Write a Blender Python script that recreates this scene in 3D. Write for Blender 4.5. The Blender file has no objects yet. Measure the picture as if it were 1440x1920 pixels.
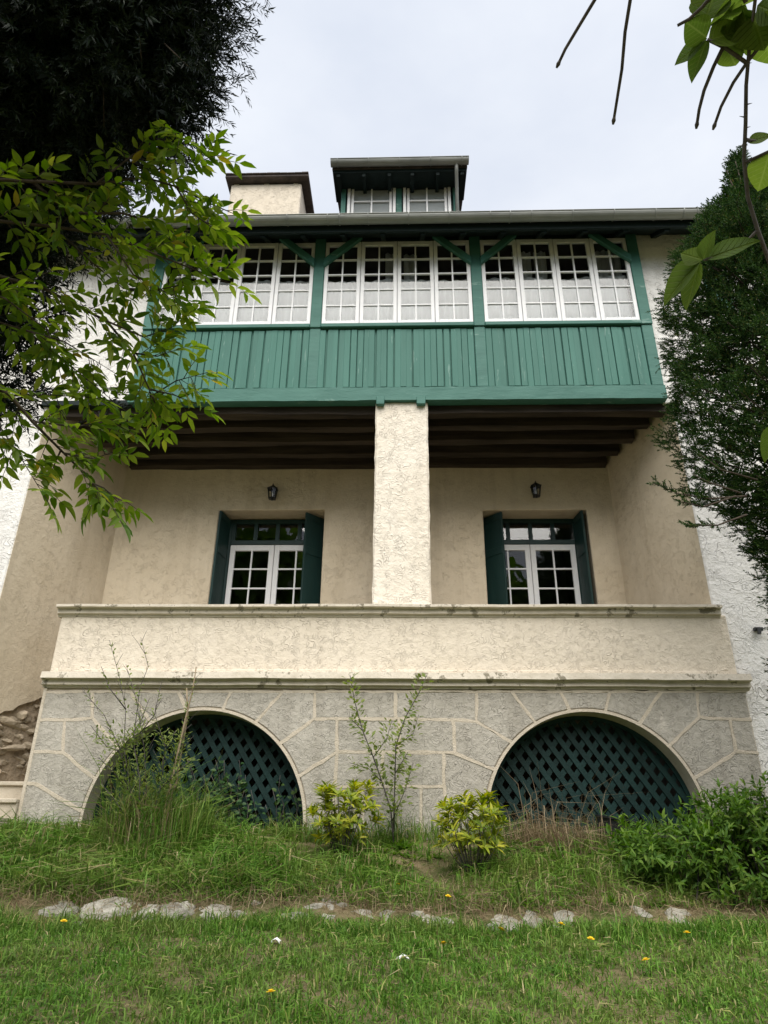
import bpy, bmesh, math, random
import numpy as np
from math import radians, sin, cos, pi
from mathutils import Vector, Matrix

rnd = random.Random(11)
rng = np.random.default_rng(7)
scene = bpy.context.scene
col = scene.collection

# ------------------------------------------------------------------ camera
YAW, PITCH, ROLL, FPX = radians(1.941), radians(25.526), radians(0.64), 1334.0
CAM = Vector((0.0, -8.5, 1.55))
ROT = Matrix.Rotation(YAW, 3, 'Z') @ Matrix.Rotation(pi / 2 + PITCH, 3, 'X') @ Matrix.Rotation(ROLL, 3, 'Z')
cam_data = bpy.data.cameras.new('camera')
cam_data.sensor_fit = 'VERTICAL'
cam_data.sensor_height = 36.0
cam_data.lens = 36.0 * FPX / 1920.0
cam_data.clip_start = 0.05
cam_data.clip_end = 3000
cam = bpy.data.objects.new('camera', cam_data)
cam.matrix_world = Matrix.Translation(CAM) @ ROT.to_4x4()
col.objects.link(cam)
scene.camera = cam

# ------------------------------------------------------------------ sky, sun, exposure
SUN_EL, SUN_AZ = radians(52), radians(176)      # azimuth from +Y towards +X: behind the viewer
world = bpy.data.worlds.new('World')
scene.world = world
world.use_nodes = True
wn, wl = world.node_tree.nodes, world.node_tree.links
wn.clear()
w_out = wn.new('ShaderNodeOutputWorld')
w_bg = wn.new('ShaderNodeBackground')
w_sky = wn.new('ShaderNodeTexSky')
w_sky.sky_type = 'NISHITA'
w_sky.sun_disc = False
w_sky.sun_elevation = SUN_EL
w_sky.sun_rotation = SUN_AZ
w_sky.dust_density = 3.0
w_tc = wn.new('ShaderNodeTexCoord')
w_map = wn.new('ShaderNodeMapping')
w_map.inputs['Scale'].default_value = (1.0, 1.0, 2.2)
w_noise = wn.new('ShaderNodeTexNoise')
w_noise.inputs['Scale'].default_value = 2.4
w_noise.inputs['Detail'].default_value = 5
w_noise.inputs['Roughness'].default_value = 0.55
w_ramp = wn.new('ShaderNodeValToRGB')
w_ramp.color_ramp.elements[0].position = 0.3
w_ramp.color_ramp.elements[0].color = (0.88, 0.96, 1.12, 1)
w_ramp.color_ramp.elements[1].position = 0.75
w_ramp.color_ramp.elements[1].color = (1.17, 1.22, 1.31, 1)
w_sc = wn.new('ShaderNodeVectorMath')
w_sc.operation = 'SCALE'
w_sc.inputs['Scale'].default_value = 6.0
w_mix = wn.new('ShaderNodeMix')
w_mix.data_type = 'RGBA'
w_mix.inputs['Factor'].default_value = 0.93
wl.new(w_tc.outputs['Generated'], w_map.inputs['Vector'])
wl.new(w_map.outputs['Vector'], w_noise.inputs['Vector'])
wl.new(w_noise.outputs['Fac'], w_ramp.inputs['Fac'])
wl.new(w_ramp.outputs['Color'], w_sc.inputs[0])
wl.new(w_sky.outputs['Color'], w_mix.inputs['A'])
wl.new(w_sc.outputs['Vector'], w_mix.inputs['B'])
wl.new(w_mix.outputs['Result'], w_bg.inputs['Color'])
w_bg.inputs['Strength'].default_value = 0.074
wl.new(w_bg.outputs['Background'], w_out.inputs['Surface'])

sun_data = bpy.data.lights.new('sun', 'SUN')
sun_data.energy = 2.6
sun_data.angle = radians(60)
sun_data.color = (1.0, 0.95, 0.88)
sun = bpy.data.objects.new('sun', sun_data)
sd = Vector((sin(SUN_AZ) * cos(SUN_EL), cos(SUN_AZ) * cos(SUN_EL), sin(SUN_EL)))
sun.rotation_euler = sd.to_track_quat('Z', 'Y').to_euler()
sun.location = sd * 40
col.objects.link(sun)

scene.view_settings.view_transform = 'Standard'
scene.view_settings.look = 'None'
scene.view_settings.gamma = 1.0
scene.view_settings.exposure = 0.88
scene.view_settings.use_curve_mapping = False
scene.cycles.max_bounces = 10
scene.cycles.transparent_max_bounces = 16


def ray(x, y):
    return ROT @ Vector(((x - 720) / FPX, (960 - y) / FPX, -1.0))


def at(x, y, Y):
    """point of the plane at depth Y seen at a place of the photograph (a survey helper)"""
    d = ray(x, y)
    return CAM + d * ((Y - CAM.y) / d.y)


def atd(x, y, D):
    d = ray(x, y).normalized()
    return CAM + d * D


# ------------------------------------------------------------------ materials
MATS = {}


class NT:
    def __init__(self, name):
        m = bpy.data.materials.new(name)
        m.use_nodes = True
        self.m, self.n, self.l = m, m.node_tree.nodes, m.node_tree.links
        self.n.clear()
        self.out = self.n.new('ShaderNodeOutputMaterial')
        MATS[name] = m

    def new(self, t, **kw):
        nd = self.n.new(t)
        for k, v in kw.items():
            if k.startswith('_'):
                setattr(nd, k[1:], v)
            else:
                key = k.replace('__', ' ')
                nd.inputs[key].default_value = v
        return nd

    def link(self, a, b):
        self.l.new(a, b)

    def pos(self, scale=(1, 1, 1)):
        g = self.new('ShaderNodeNewGeometry')
        mp = self.new('ShaderNodeMapping')
        mp.inputs['Scale'].default_value = scale
        self.link(g.outputs['Position'], mp.inputs['Vector'])
        return mp.outputs['Vector']

    def noise(self, vec, scale, detail=4, rough=0.5, dist=0.0):
        nd = self.new('ShaderNodeTexNoise', Scale=scale, Detail=detail, Roughness=rough, Distortion=dist)
        if vec is not None:
            self.link(vec, nd.inputs['Vector'])
        return nd.outputs['Fac']

    def math(self, op, a, b=None, c=None, clamp=False):
        nd = self.new('ShaderNodeMath')
        nd.operation = op
        nd.use_clamp = clamp
        for i, v in enumerate((a, b, c)):
            if v is None:
                continue
            if isinstance(v, (int, float)):
                nd.inputs[i].default_value = v
            else:
                self.link(v, nd.inputs[i])
        return nd.outputs[0]

    def ramp(self, fac, stops):
        nd = self.new('ShaderNodeValToRGB')
        cr = nd.color_ramp
        while len(cr.elements) < len(stops):
            cr.elements.new(0.5)
        for e, (p, c) in zip(cr.elements, stops):
            e.position = p
            e.color = (c if len(c) == 4 else (*c, 1)) if not isinstance(c, (int, float)) else (c, c, c, 1)
        self.link(fac, nd.inputs['Fac'])
        return nd.outputs['Color']

    def mix(self, fac, a, b, mode='MIX'):
        nd = self.new('ShaderNodeMix')
        nd.data_type = 'RGBA'
        nd.blend_type = mode
        for k, v in (('Factor', fac), ('A', a), ('B', b)):
            if isinstance(v, (int, float)):
                nd.inputs[k].default_value = v
            elif isinstance(v, tuple):
                nd.inputs[k].default_value = v if len(v) == 4 else (*v, 1)
            else:
                self.link(v, nd.inputs[k])
        return nd.outputs['Result']

    def bump(self, h, dist, strength=1.0, normal=None):
        nd = self.new('ShaderNodeBump', Distance=dist, Strength=strength)
        self.link(h, nd.inputs['Height'])
        if normal is not None:
            self.link(normal, nd.inputs['Normal'])
        return nd.outputs['Normal']

    def principled(self, color, rough=0.8, normal=None, spec=0.3, metallic=0.0):
        p = self.new('ShaderNodeBsdfPrincipled')
        for k, v in (('Base Color', color), ('Roughness', rough), ('Metallic', metallic), ('Specular IOR Level', spec)):
            if isinstance(v, tuple):
                p.inputs[k].default_value = v if len(v) == 4 else (*v, 1)
            elif isinstance(v, (int, float)):
                p.inputs[k].default_value = v
            else:
                self.link(v, p.inputs[k])
        if normal is not None:
            self.link(normal, p.inputs['Normal'])
        return p

    def finish(self, shader):
        self.link(shader.outputs[0], self.out.inputs['Surface'])
        return self.m


def plaster(name, c_lo, c_hi, c_dirt_shade, dirt=0.45, stroke=9.0, relief=0.02, line_shade=0.55, streak=0.3, patch=None):
    """hand-thrown roughcast: curling trowel strokes, blotches and rain streaks"""
    t = NT(name)
    v = t.pos()
    n1 = t.noise(v, stroke, 1.5, 0.5, 0.6)
    k = t.math('MULTIPLY', n1, 10.0)
    fr = t.math('FRACT', k)
    ridge = t.math('ABSOLUTE', t.math('SUBTRACT', fr, 0.5))
    line = t.ramp(ridge, [(0.0, 1.0), (0.13, 0.0)])
    n2 = t.noise(v, stroke * 1.1, 2, 0.5)
    big_ = t.noise(v, 1.1, 3, 0.6)
    gate = t.math('MULTIPLY', t.ramp(n2, [(0.43, 0.0), (0.56, 1.0)]), t.ramp(big_, [(0.32, 0.25), (0.62, 1.0)]))
    line = t.math('MULTIPLY', line, gate)
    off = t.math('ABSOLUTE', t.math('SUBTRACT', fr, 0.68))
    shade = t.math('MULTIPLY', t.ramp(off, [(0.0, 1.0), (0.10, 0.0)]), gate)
    fine = t.noise(v, 60, 3, 0.6)
    lump = t.noise(v, 14, 3, 0.6)
    h = t.math('ADD', t.math('MULTIPLY', line, 0.42), t.math('MULTIPLY', fine, 0.25))
    h = t.math('ADD', h, t.math('MULTIPLY', lump, 0.7))
    blot = t.noise(v, 1.3, 5, 0.6)
    base = t.mix(t.ramp(blot, [(0.35, 0.0), (0.7, 1.0)]), c_lo, c_hi)
    vs = t.pos((2.4, 2.4, 0.18))
    st = t.noise(vs, 2.2, 4, 0.6)
    base = t.mix(t.math('MULTIPLY', t.ramp(st, [(0.5, 0.0), (0.75, 1.0)]), streak), base, c_dirt_shade)
    spots = t.noise(v, 26, 2, 0.5)
    base = t.mix(t.math('MULTIPLY', t.ramp(spots, [(0.66, 0.0), (0.72, 1.0)]), dirt), base, c_dirt_shade)
    base = t.mix(t.math('MULTIPLY', shade, line_shade), base, c_dirt_shade)  # shaded side of each stroke painted into the colour, with crevice dirt
    if patch:
        pn = t.noise(v, patch[0], 4, 0.55)
        base = t.mix(t.ramp(pn, [(patch[1], 0.0), (patch[1] + .03, .85)]), base, patch[2])
    nrm = t.bump(h, relief)
    return t.finish(t.principled(base, 0.9, nrm, 0.15))


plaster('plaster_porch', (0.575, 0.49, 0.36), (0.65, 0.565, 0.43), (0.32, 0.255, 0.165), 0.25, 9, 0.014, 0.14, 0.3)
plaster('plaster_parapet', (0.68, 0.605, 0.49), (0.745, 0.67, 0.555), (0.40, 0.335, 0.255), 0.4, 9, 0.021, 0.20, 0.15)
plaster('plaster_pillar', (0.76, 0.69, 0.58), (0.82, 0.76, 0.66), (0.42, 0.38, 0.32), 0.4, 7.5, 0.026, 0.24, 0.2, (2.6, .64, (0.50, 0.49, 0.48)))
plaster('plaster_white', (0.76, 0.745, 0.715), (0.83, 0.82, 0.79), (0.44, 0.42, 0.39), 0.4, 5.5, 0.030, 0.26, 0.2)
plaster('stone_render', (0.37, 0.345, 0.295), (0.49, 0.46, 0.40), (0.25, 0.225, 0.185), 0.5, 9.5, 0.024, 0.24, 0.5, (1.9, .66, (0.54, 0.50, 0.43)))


def simple(name, c1, c2, scale=6, rough=0.8, bump=0.004, bscale=40, stretch=(1, 1, 1), spec=0.25, metallic=0.0, rand=0.0, worn=None, wscale=9, wth=0.66):
    t = NT(name)
    v = t.pos(stretch)
    n = t.noise(v, scale, 5, 0.6)
    base = t.mix(t.ramp(n, [(0.3, 0.0), (0.7, 1.0)]), c1, c2)
    if worn:
        w = t.noise(v, wscale, 6, 0.7)
        base = t.mix(t.ramp(w, [(wth, 0.0), (wth + .05, 1.0)]), base, worn)
    if rand:
        oi = t.new('ShaderNodeObjectInfo')
        val = t.math('ADD', t.math('MULTIPLY', oi.outputs['Random'], rand), 1 - rand / 2)
        hs = t.new('ShaderNodeHueSaturation')
        t.link(base, hs.inputs['Color'])
        t.link(val, hs.inputs['Value'])
        base = hs.outputs['Color']
    nrm = t.bump(t.noise(v, bscale, 4, 0.6), bump) if bump else None
    return t.finish(t.principled(base, rough, nrm, spec, metallic))


simple('mortar', (0.50, 0.44, 0.345), (0.60, 0.53, 0.43), 8, 0.9, 0.01, 60)
simple('cast_stone', (0.50, 0.45, 0.36), (0.70, 0.64, 0.54), 5, 0.85, 0.008, 30, worn=(0.24, 0.215, 0.16), wscale=5, wth=0.56)
simple('teal_paint', (0.040, 0.142, 0.112), (0.060, 0.182, 0.146), 5, 0.6, 0.004, 26, (1, 1, 0.12), 0.3, rand=0.14, worn=(0.15, 0.27, 0.23), wscale=13, wth=0.61)
simple('teal_beam_paint', (0.034, 0.128, 0.102), (0.056, 0.172, 0.138), 4, 0.6, 0.008, 14, (0.25, 1, 1), 0.35, worn=(0.15, 0.27, 0.23), wscale=7, wth=0.62)
simple('dark_green_paint', (0.005, 0.026, 0.024), (0.009, 0.036, 0.032), 6, 0.5, 0.003, 30, (1, 1, 0.2), 0.35)
simple('eaves_paint', (0.004, 0.011, 0.011), (0.006, 0.016, 0.015), 6, 0.7, 0.004, 20)
simple('lattice_paint', (0.005, 0.024, 0.022), (0.010, 0.036, 0.033), 7, 0.6, 0.004, 30, rand=0.3)
simple('white_paint', (0.74, 0.75, 0.76), (0.82, 0.82, 0.82), 9, 0.5, 0.002, 40, spec=0.4, worn=(0.55, 0.55, 0.54), wscale=22)
simple('beam_wood', (0.022, 0.017, 0.013), (0.070, 0.054, 0.040), 3, 0.8, 0.012, 12, (0.3, 3, 3), rand=0.3)
simple('ceiling_wood', (0.030, 0.020, 0.013), (0.06, 0.04, 0.026), 3, 0.85, 0.006, 12, (2, 0.3, 1))
simple('zinc', (0.17, 0.18, 0.17), (0.30, 0.31, 0.29), 3, 0.5, 0.003, 20, (0.4, 1, 1), 0.4, 0.15)
simple('roof_tile', (0.05, 0.045, 0.042), (0.11, 0.09, 0.08), 8, 0.85, 0.01, 20)
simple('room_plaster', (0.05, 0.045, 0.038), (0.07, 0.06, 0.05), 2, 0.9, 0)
simple('terrace_tile', (0.30, 0.26, 0.21), (0.38, 0.33, 0.27), 4, 0.8, 0.004)
simple('rubble_stone', (0.30, 0.25, 0.18), (0.52, 0.44, 0.33), 7, 0.9, 0.02, 18, rand=0.4)
simple('rubble_mortar', (0.26, 0.21, 0.145), (0.42, 0.34, 0.25), 9, 0.95, 0.03, 16)
simple('edging_stone', (0.24, 0.225, 0.18), (0.44, 0.42, 0.36), 9, 0.9, 0.03, 22, rand=0.35, worn=(0.16, 0.17, 0.10), wscale=10)
simple('step_stone', (0.42, 0.37, 0.29), (0.56, 0.50, 0.40), 6, 0.9, 0.01, 30)
simple('bark', (0.045, 0.035, 0.026), (0.10, 0.08, 0.06), 20, 0.9, 0.006, 60)
simple('twig', (0.055, 0.050, 0.046), (0.12, 0.108, 0.10), 30, 0.8, 0.002, 90)
simple('dry_stem', (0.22, 0.17, 0.11), (0.34, 0.27, 0.18), 20, 0.9, 0.002, 90)
simple('black_iron', (0.010, 0.012, 0.013), (0.02, 0.022, 0.024), 20, 0.45, 0.001, 60, spec=0.5)
simple('black_plastic', (0.012, 0.013, 0.014), (0.022, 0.023, 0.025), 12, 0.4, 0.002, 50, spec=0.5)
simple('paper', (0.75, 0.75, 0.74), (0.82, 0.82, 0.80), 20, 0.8, 0.004, 40)
simple('petal', (0.75, 0.52, 0.02), (0.85, 0.62, 0.03), 40, 0.6, 0)

t = NT('glass')
lw = t.new('ShaderNodeLayerWeight', Blend=0.5)
fres = t.math('ADD', t.math('MULTIPLY', t.math('POWER', lw.outputs['Facing'], 5.0), 0.95), 0.042)
tr = t.new('ShaderNodeBsdfTransparent')
tr.inputs['Color'].default_value = (0.95, 0.965, 0.96, 1)
gl = t.new('ShaderNodeBsdfGlossy', Roughness=0.015)
nz = t.noise(t.pos(), 3.0, 1, 0.4)
t.link(t.bump(nz, 0.0012, 0.6), gl.inputs['Normal'])
mx = t.new('ShaderNodeMixShader')
t.link(fres, mx.inputs[0])
t.link(tr.outputs[0], mx.inputs[1])
t.link(gl.outputs[0], mx.inputs[2])
t.finish(mx)

t = NT('curtain_cloth')
d = t.new('ShaderNodeBsdfDiffuse', Color=(0.62, 0.63, 0.65, 1))
tl = t.new('ShaderNodeBsdfTranslucent', Color=(0.75, 0.76, 0.78, 1))
mx = t.new('ShaderNodeMixShader', Fac=0.35)
t.link(d.outputs[0], mx.inputs[1])
t.link(tl.outputs[0], mx.inputs[2])
t.finish(mx)


def leafmat(name, stops, trans=0.45, rough=0.5, tcol=1.3, spec=0.3):
    t = NT(name)
    g = t.new('ShaderNodeNewGeometry')
    oi = t.new('ShaderNodeObjectInfo')
    r = t.math('FRACT', t.math('ADD', g.outputs['Random Per Island'], t.math('MULTIPLY', oi.outputs['Random'], 7.31)))
    c = t.ramp(r, stops)
    p = t.principled(c, rough, None, spec)
    tl = t.new('ShaderNodeBsdfTranslucent')
    hs = t.new('ShaderNodeHueSaturation', Saturation=1.15, Value=tcol)
    t.link(c, hs.inputs['Color'])
    t.link(hs.outputs['Color'], tl.inputs['Color'])
    mx = t.new('ShaderNodeMixShader', Fac=trans)
    t.link(p.outputs[0], mx.inputs[1])
    t.link(tl.outputs[0], mx.inputs[2])
    return t.finish(mx)


leafmat('leaf_ash', [(0, (0.060, 0.125, 0.014)), (0.5, (0.14, 0.22, 0.030)), (0.95, (0.24, 0.31, 0.055)), (1, (0.36, 0.28, 0.05))], 0.5, 0.45, 1.9)
t = NT('leaf_creeper')
tc = t.new('ShaderNodeTexCoord')
sep = t.new('ShaderNodeSeparateXYZ')
t.link(tc.outputs['Object'], sep.inputs[0])
ay = t.math('ABSOLUTE', sep.outputs['Y'])
side = t.math('FRACT', t.math('MULTIPLY', t.math('SUBTRACT', sep.outputs['X'], t.math('MULTIPLY', ay, 0.55)), 7.5))
vein = t.math('MAXIMUM', t.ramp(t.math('ABSOLUTE', t.math('SUBTRACT', side, 0.5)), [(0.0, 1.0), (0.10, 0.0)]), t.ramp(ay, [(0.0, 1.0), (0.045, 0.0)]))
oi = t.new('ShaderNodeObjectInfo')
c = t.ramp(oi.outputs['Random'], [(0, (0.062, 0.108, 0.014)), (1, (0.115, 0.165, 0.022))])
c = t.mix(t.math('MULTIPLY', t.noise(tc.outputs['Object'], 5, 4, 0.6), 0.45), c, (0.045, 0.085, 0.012))
c = t.mix(t.math('MULTIPLY', vein, 0.4), c, (0.20, 0.25, 0.06))
p = t.principled(c, 0.55, t.bump(t.math('SUBTRACT', 1.0, vein), 0.004), 0.12)
tl = t.new('ShaderNodeBsdfTranslucent')
hs = t.new('ShaderNodeHueSaturation', Saturation=1.05, Value=1.7)
t.link(c, hs.inputs['Color'])
t.link(hs.outputs['Color'], tl.inputs['Color'])
mx = t.new('ShaderNodeMixShader', Fac=0.5)
t.link(p.outputs[0], mx.inputs[1])
t.link(tl.outputs[0], mx.inputs[2])
t.finish(mx)
leafmat('needle_yew', [(0, (0.005, 0.011, 0.006)), (0.8, (0.010, 0.021, 0.010)), (1, (0.026, 0.042, 0.016))], 0.1, 0.45, 1.2, 0.2)
leafmat('needle_conifer', [(0, (0.010, 0.030, 0.008)), (0.6, (0.026, 0.062, 0.014)), (0.9, (0.060, 0.120, 0.024)), (1, (0.13, 0.12, 0.04))], 0.2, 0.65, 1.3, 0.12)
leafmat('leaf_bush', [(0, (0.05, 0.115, 0.016)), (0.6, (0.10, 0.195, 0.028)), (1, (0.19, 0.29, 0.05))], 0.38, 0.5, 1.4, 0.2)
leafmat('leaf_golden', [(0, (0.11, 0.18, 0.022)), (0.5, (0.27, 0.33, 0.030)), (1, (0.50, 0.48, 0.055))], 0.35, 0.45, 1.3)
leafmat('leaf_sapling', [(0, (0.12, 0.18, 0.04)), (1, (0.24, 0.29, 0.075))], 0.4, 0.5, 1.4)
leafmat('leaf_ivy', [(0, (0.025, 0.07, 0.025)), (0.7, (0.05, 0.115, 0.035)), (1, (0.13, 0.20, 0.05))], 0.3, 0.45, 1.3)


def grassmat(name, stops, dry, amount):
    t = NT(name)
    g = t.new('ShaderNodeNewGeometry')
    v = t.pos()
    c = t.ramp(g.outputs['Random Per Island'], stops)
    patch = t.noise(v, 1.5, 4, 0.65)
    pf = t.math('MULTIPLY', t.ramp(patch, [(0.44, 0.0), (0.68, 1.0)]), amount)
    c = t.mix(pf, c, dry)
    p = t.principled(c, 0.55, None, 0.25)
    tl = t.new('ShaderNodeBsdfTranslucent')
    t.link(c, tl.inputs['Color'])
    mx = t.new('ShaderNodeMixShader', Fac=0.35)
    t.link(p.outputs[0], mx.inputs[1])
    t.link(tl.outputs[0], mx.inputs[2])
    return t.finish(mx)


grassmat('grass_lawn', [(0, (0.055, 0.145, 0.016)), (0.5, (0.120, 0.265, 0.028)), (0.86, (0.20, 0.37, 0.05)), (0.95, (0.40, 0.38, 0.13)), (1, (0.55, 0.46, 0.26))], (0.27, 0.29, 0.09), 0.38)
grassmat('grass_bank', [(0, (0.062, 0.155, 0.018)), (0.5, (0.130, 0.275, 0.030)), (0.84, (0.22, 0.34, 0.055)), (0.93, (0.40, 0.35, 0.15)), (1, (0.52, 0.43, 0.26))], (0.28, 0.29, 0.09), 0.35)
grassmat('grass_dry', [(0, (0.20, 0.145, 0.085)), (0.6, (0.33, 0.25, 0.15)), (1, (0.45, 0.36, 0.23))], (0.33, 0.25, 0.15), 0.3)

t = NT('soil')
v = t.pos()
c = t.mix(t.ramp(t.noise(v, 3, 6, 0.7), [(0.38, 0.0), (0.62, 1.0)]), (0.06, 0.09, 0.02), (0.25, 0.195, 0.115))
c = t.mix(t.ramp(t.noise(v, 45, 3, 0.6), [(0.55, 0.0), (0.7, 0.8)]), c, (0.24, 0.19, 0.12))
t.finish(t.principled(c, 0.95, t.bump(t.noise(v, 30, 5, 0.7), 0.03), 0.1))


# ------------------------------------------------------------------ mesh helpers
class MB:
    def __init__(self):
        self.v, self.f, self.sm = [], [], []

    def add(self, vs, fs, smooth=False):
        o = len(self.v)
        self.v += [tuple(p) for p in vs]
        self.f += [tuple(i + o for i in f) for f in fs]
        self.sm += [smooth] * len(fs)
        return self

    def box(self, x0, x1, y0, y1, z0, z1):
        vs = [(x, y, z) for x in (x0, x1) for y in (y0, y1) for z in (z0, z1)]
        return self.add(vs, [(0, 1, 3, 2), (4, 6, 7, 5), (0, 4, 5, 1), (2, 3, 7, 6), (0, 2, 6, 4), (1, 5, 7, 3)])

    def prism(self, a, b):
        """solid between two alike loops"""
        n = len(a)
        fs = [tuple(range(n)), tuple(range(2 * n - 1, n - 1, -1))]
        fs += [(i, (i + 1) % n, n + (i + 1) % n, n + i) for i in range(n)]
        return self.add(list(a) + list(b), fs)

    def pxz(self, poly, y0, y1):
        return self.prism([(x, y0, z) for x, z in poly], [(x, y1, z) for x, z in poly])

    def pyz(self, poly, x0, x1):
        return self.prism([(x0, y, z) for y, z in poly], [(x1, y, z) for y, z in poly])

    def pxy(self, poly, z0, z1):
        return self.prism([(x, y, z0) for x, y in poly], [(x, y, z1) for x, y in poly])

    def bar(self, p, q, w, d, up=(0, 0, 1)):
        """square bar from p to q; w across, d in depth"""
        p, q = Vector(p), Vector(q)
        a = (q - p).normalized()
        s = a.cross(Vector(up))
        if s.length < 1e-4:
            s = a.cross(Vector((0, 1, 0)))
        s.normalize()
        u = s.cross(a).normalized()
        lo = [p + s * i * w / 2 + u * j * d / 2 for i, j in ((-1, -1), (1, -1), (1, 1), (-1, 1))]
        hi = [v + (q - p) for v in lo]
        return self.prism(lo, hi)

    def tube(self, pts, rads, n=6, cap=True):
        pts = [Vector(p) for p in pts]
        if not hasattr(rads, '__len__'):
            rads = [rads] * len(pts)
        vs, fs = [], []
        up = Vector((0.13, 0.21, 0.97))
        for i, p in enumerate(pts):
            t_ = (pts[min(i + 1, len(pts) - 1)] - pts[max(i - 1, 0)]).normalized()
            s = t_.cross(up)
            if s.length < 0.05:
                s = t_.cross(Vector((1, 0, 0)))
            s.normalize()
            u = s.cross(t_)
            for k in range(n):
                a = 2 * pi * k / n
                vs.append(p + (s * cos(a) + u * sin(a)) * rads[i])
        for i in range(len(pts) - 1):
            for k in range(n):
                fs.append((i * n + k, i * n + (k + 1) % n, (i + 1) * n + (k + 1) % n, (i + 1) * n + k))
        if cap:
            fs.append(tuple(range(n - 1, -1, -1)))
            fs.append(tuple((len(pts) - 1) * n + k for k in range(n)))
        return self.add(vs, fs, True)

    def mesh(self, name, mat, bevel=0.0, seg=1):
        me = bpy.data.meshes.new(name)
        me.from_pydata(self.v, [], self.f)
        bm = bmesh.new()
        bm.from_mesh(me)
        bmesh.ops.recalc_face_normals(bm, faces=bm.faces)
        for f_, s in zip(bm.faces, self.sm):
            f_.smooth = s
        if bevel:
            ed = [e for e in bm.edges if len(e.link_faces) == 2 and e.calc_face_angle(0) > 0.5]
            bmesh.ops.bevel(bm, geom=ed, offset=bevel, segments=seg, affect='EDGES', profile=0.5, clamp_overlap=True)
        bm.to_mesh(me)
        bm.free()
        me.materials.append(MATS[mat])
        return me

    def build(self, name, mat, parent=None, bevel=0.0, seg=1):
        return link(name, self.mesh(name, mat, bevel, seg), parent)


def link(name, me, parent=None, loc=None):
    o = bpy.data.objects.new(name, me)
    col.objects.link(o)
    if loc is not None:
        o.location = loc
    if parent is not None:
        o.parent = parent
        if parent.type == 'EMPTY':
            o.matrix_parent_inverse = Matrix.Translation(-parent.location)
        elif parent.location.length > 0:
            o.matrix_parent_inverse = Matrix.Translation(-parent.location)
    return o


def tag(o, label=None, cat=None, group=None, kind=None):
    for k, v in (('label', label), ('category', cat), ('group', group), ('kind', kind)):
        if v:
            o[k] = v
    return o


def thing(name, loc, label, cat, group=None):
    e = bpy.data.objects.new(name, None)
    e.empty_display_size = 0.2
    e.location = loc
    col.objects.link(e)
    return tag(e, label, cat, group)


def npmesh(name, V, F, mat, parent=None, smooth=False):
    """big mesh from arrays: V (n,3); F list of (m,k) index arrays"""
    me = bpy.data.meshes.new(name)
    V = np.asarray(V, dtype=np.float32)
    me.vertices.add(len(V))
    me.vertices.foreach_set('co', V.ravel())
    loops = np.concatenate([f.ravel() for f in F]).astype(np.int32)
    tot = np.concatenate([np.full(len(f), f.shape[1], dtype=np.int32) for f in F])
    start = np.concatenate([[0], np.cumsum(tot)[:-1]]).astype(np.int32)
    me.loops.add(len(loops))
    me.loops.foreach_set('vertex_index', loops)
    me.polygons.add(len(tot))
    me.polygons.foreach_set('loop_start', start)
    me.polygons.foreach_set('loop_total', tot)
    if smooth:
        me.polygons.foreach_set('use_smooth', np.ones(len(tot), dtype=bool))
    me.update(calc_edges=True)
    me.materials.append(MATS[mat])
    return link(name, me, parent)


def unit(a):
    return a / np.maximum(np.linalg.norm(a, axis=-1, keepdims=True), 1e-9)


def leaves_mesh(name, P, D, N, L, W, mat, parent=None, curl=0.12, fold=0.18):
    """many folded, pointed leaves: base P, direction D, face normal N, length L, width W"""
    P, D, N = np.asarray(P, float), unit(np.asarray(D, float)), np.asarray(N, float)
    S = unit(np.cross(D, N))
    N = unit(np.cross(S, D))
    L, W = np.asarray(L, float)[:, None], np.asarray(W, float)[:, None]
    def pt(a, s, h):
        return P + D * L * a + S * W * s + N * (W * h - L * curl * a * a)
    vs = [pt(0, 0, 0), pt(.36, 0, 0), pt(.72, 0, 0), pt(1, 0, 0),
          pt(.3, .5, fold), pt(.68, .4, fold), pt(.3, -.5, fold), pt(.68, -.4, fold)]
    n = len(P)
    V = np.stack(vs, 1).reshape(-1, 3)
    b = (np.arange(n) * 8)[:, None]
    tri = np.concatenate([b + np.array([[0, 1, 4]]), b + np.array([[2, 3, 5]]), b + np.array([[0, 6, 1]]), b + np.array([[2, 7, 3]])])
    quad = np.concatenate([b + np.array([[1, 2, 5, 4]]), b + np.array([[1, 6, 7, 2]])])
    return npmesh(name, V, [tri, quad], mat, parent)


def needles_mesh(name, P, D, N, L, W, mat, parent=None):
    P, D = np.asarray(P, float), unit(np.asarray(D, float))
    S = unit(np.cross(D, N))
    L, W = np.asarray(L, float)[:, None], np.asarray(W, float)[:, None]
    vs = [P, P + D * L * .45 + S * W * .5, P + D * L, P + D * L * .45 - S * W * .5]
    n = len(P)
    V = np.stack(vs, 1).reshape(-1, 3)
    q = (np.arange(n) * 4)[:, None] + np.array([[0, 1, 2, 3]])
    return npmesh(name, V, [q], mat, parent)


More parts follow.
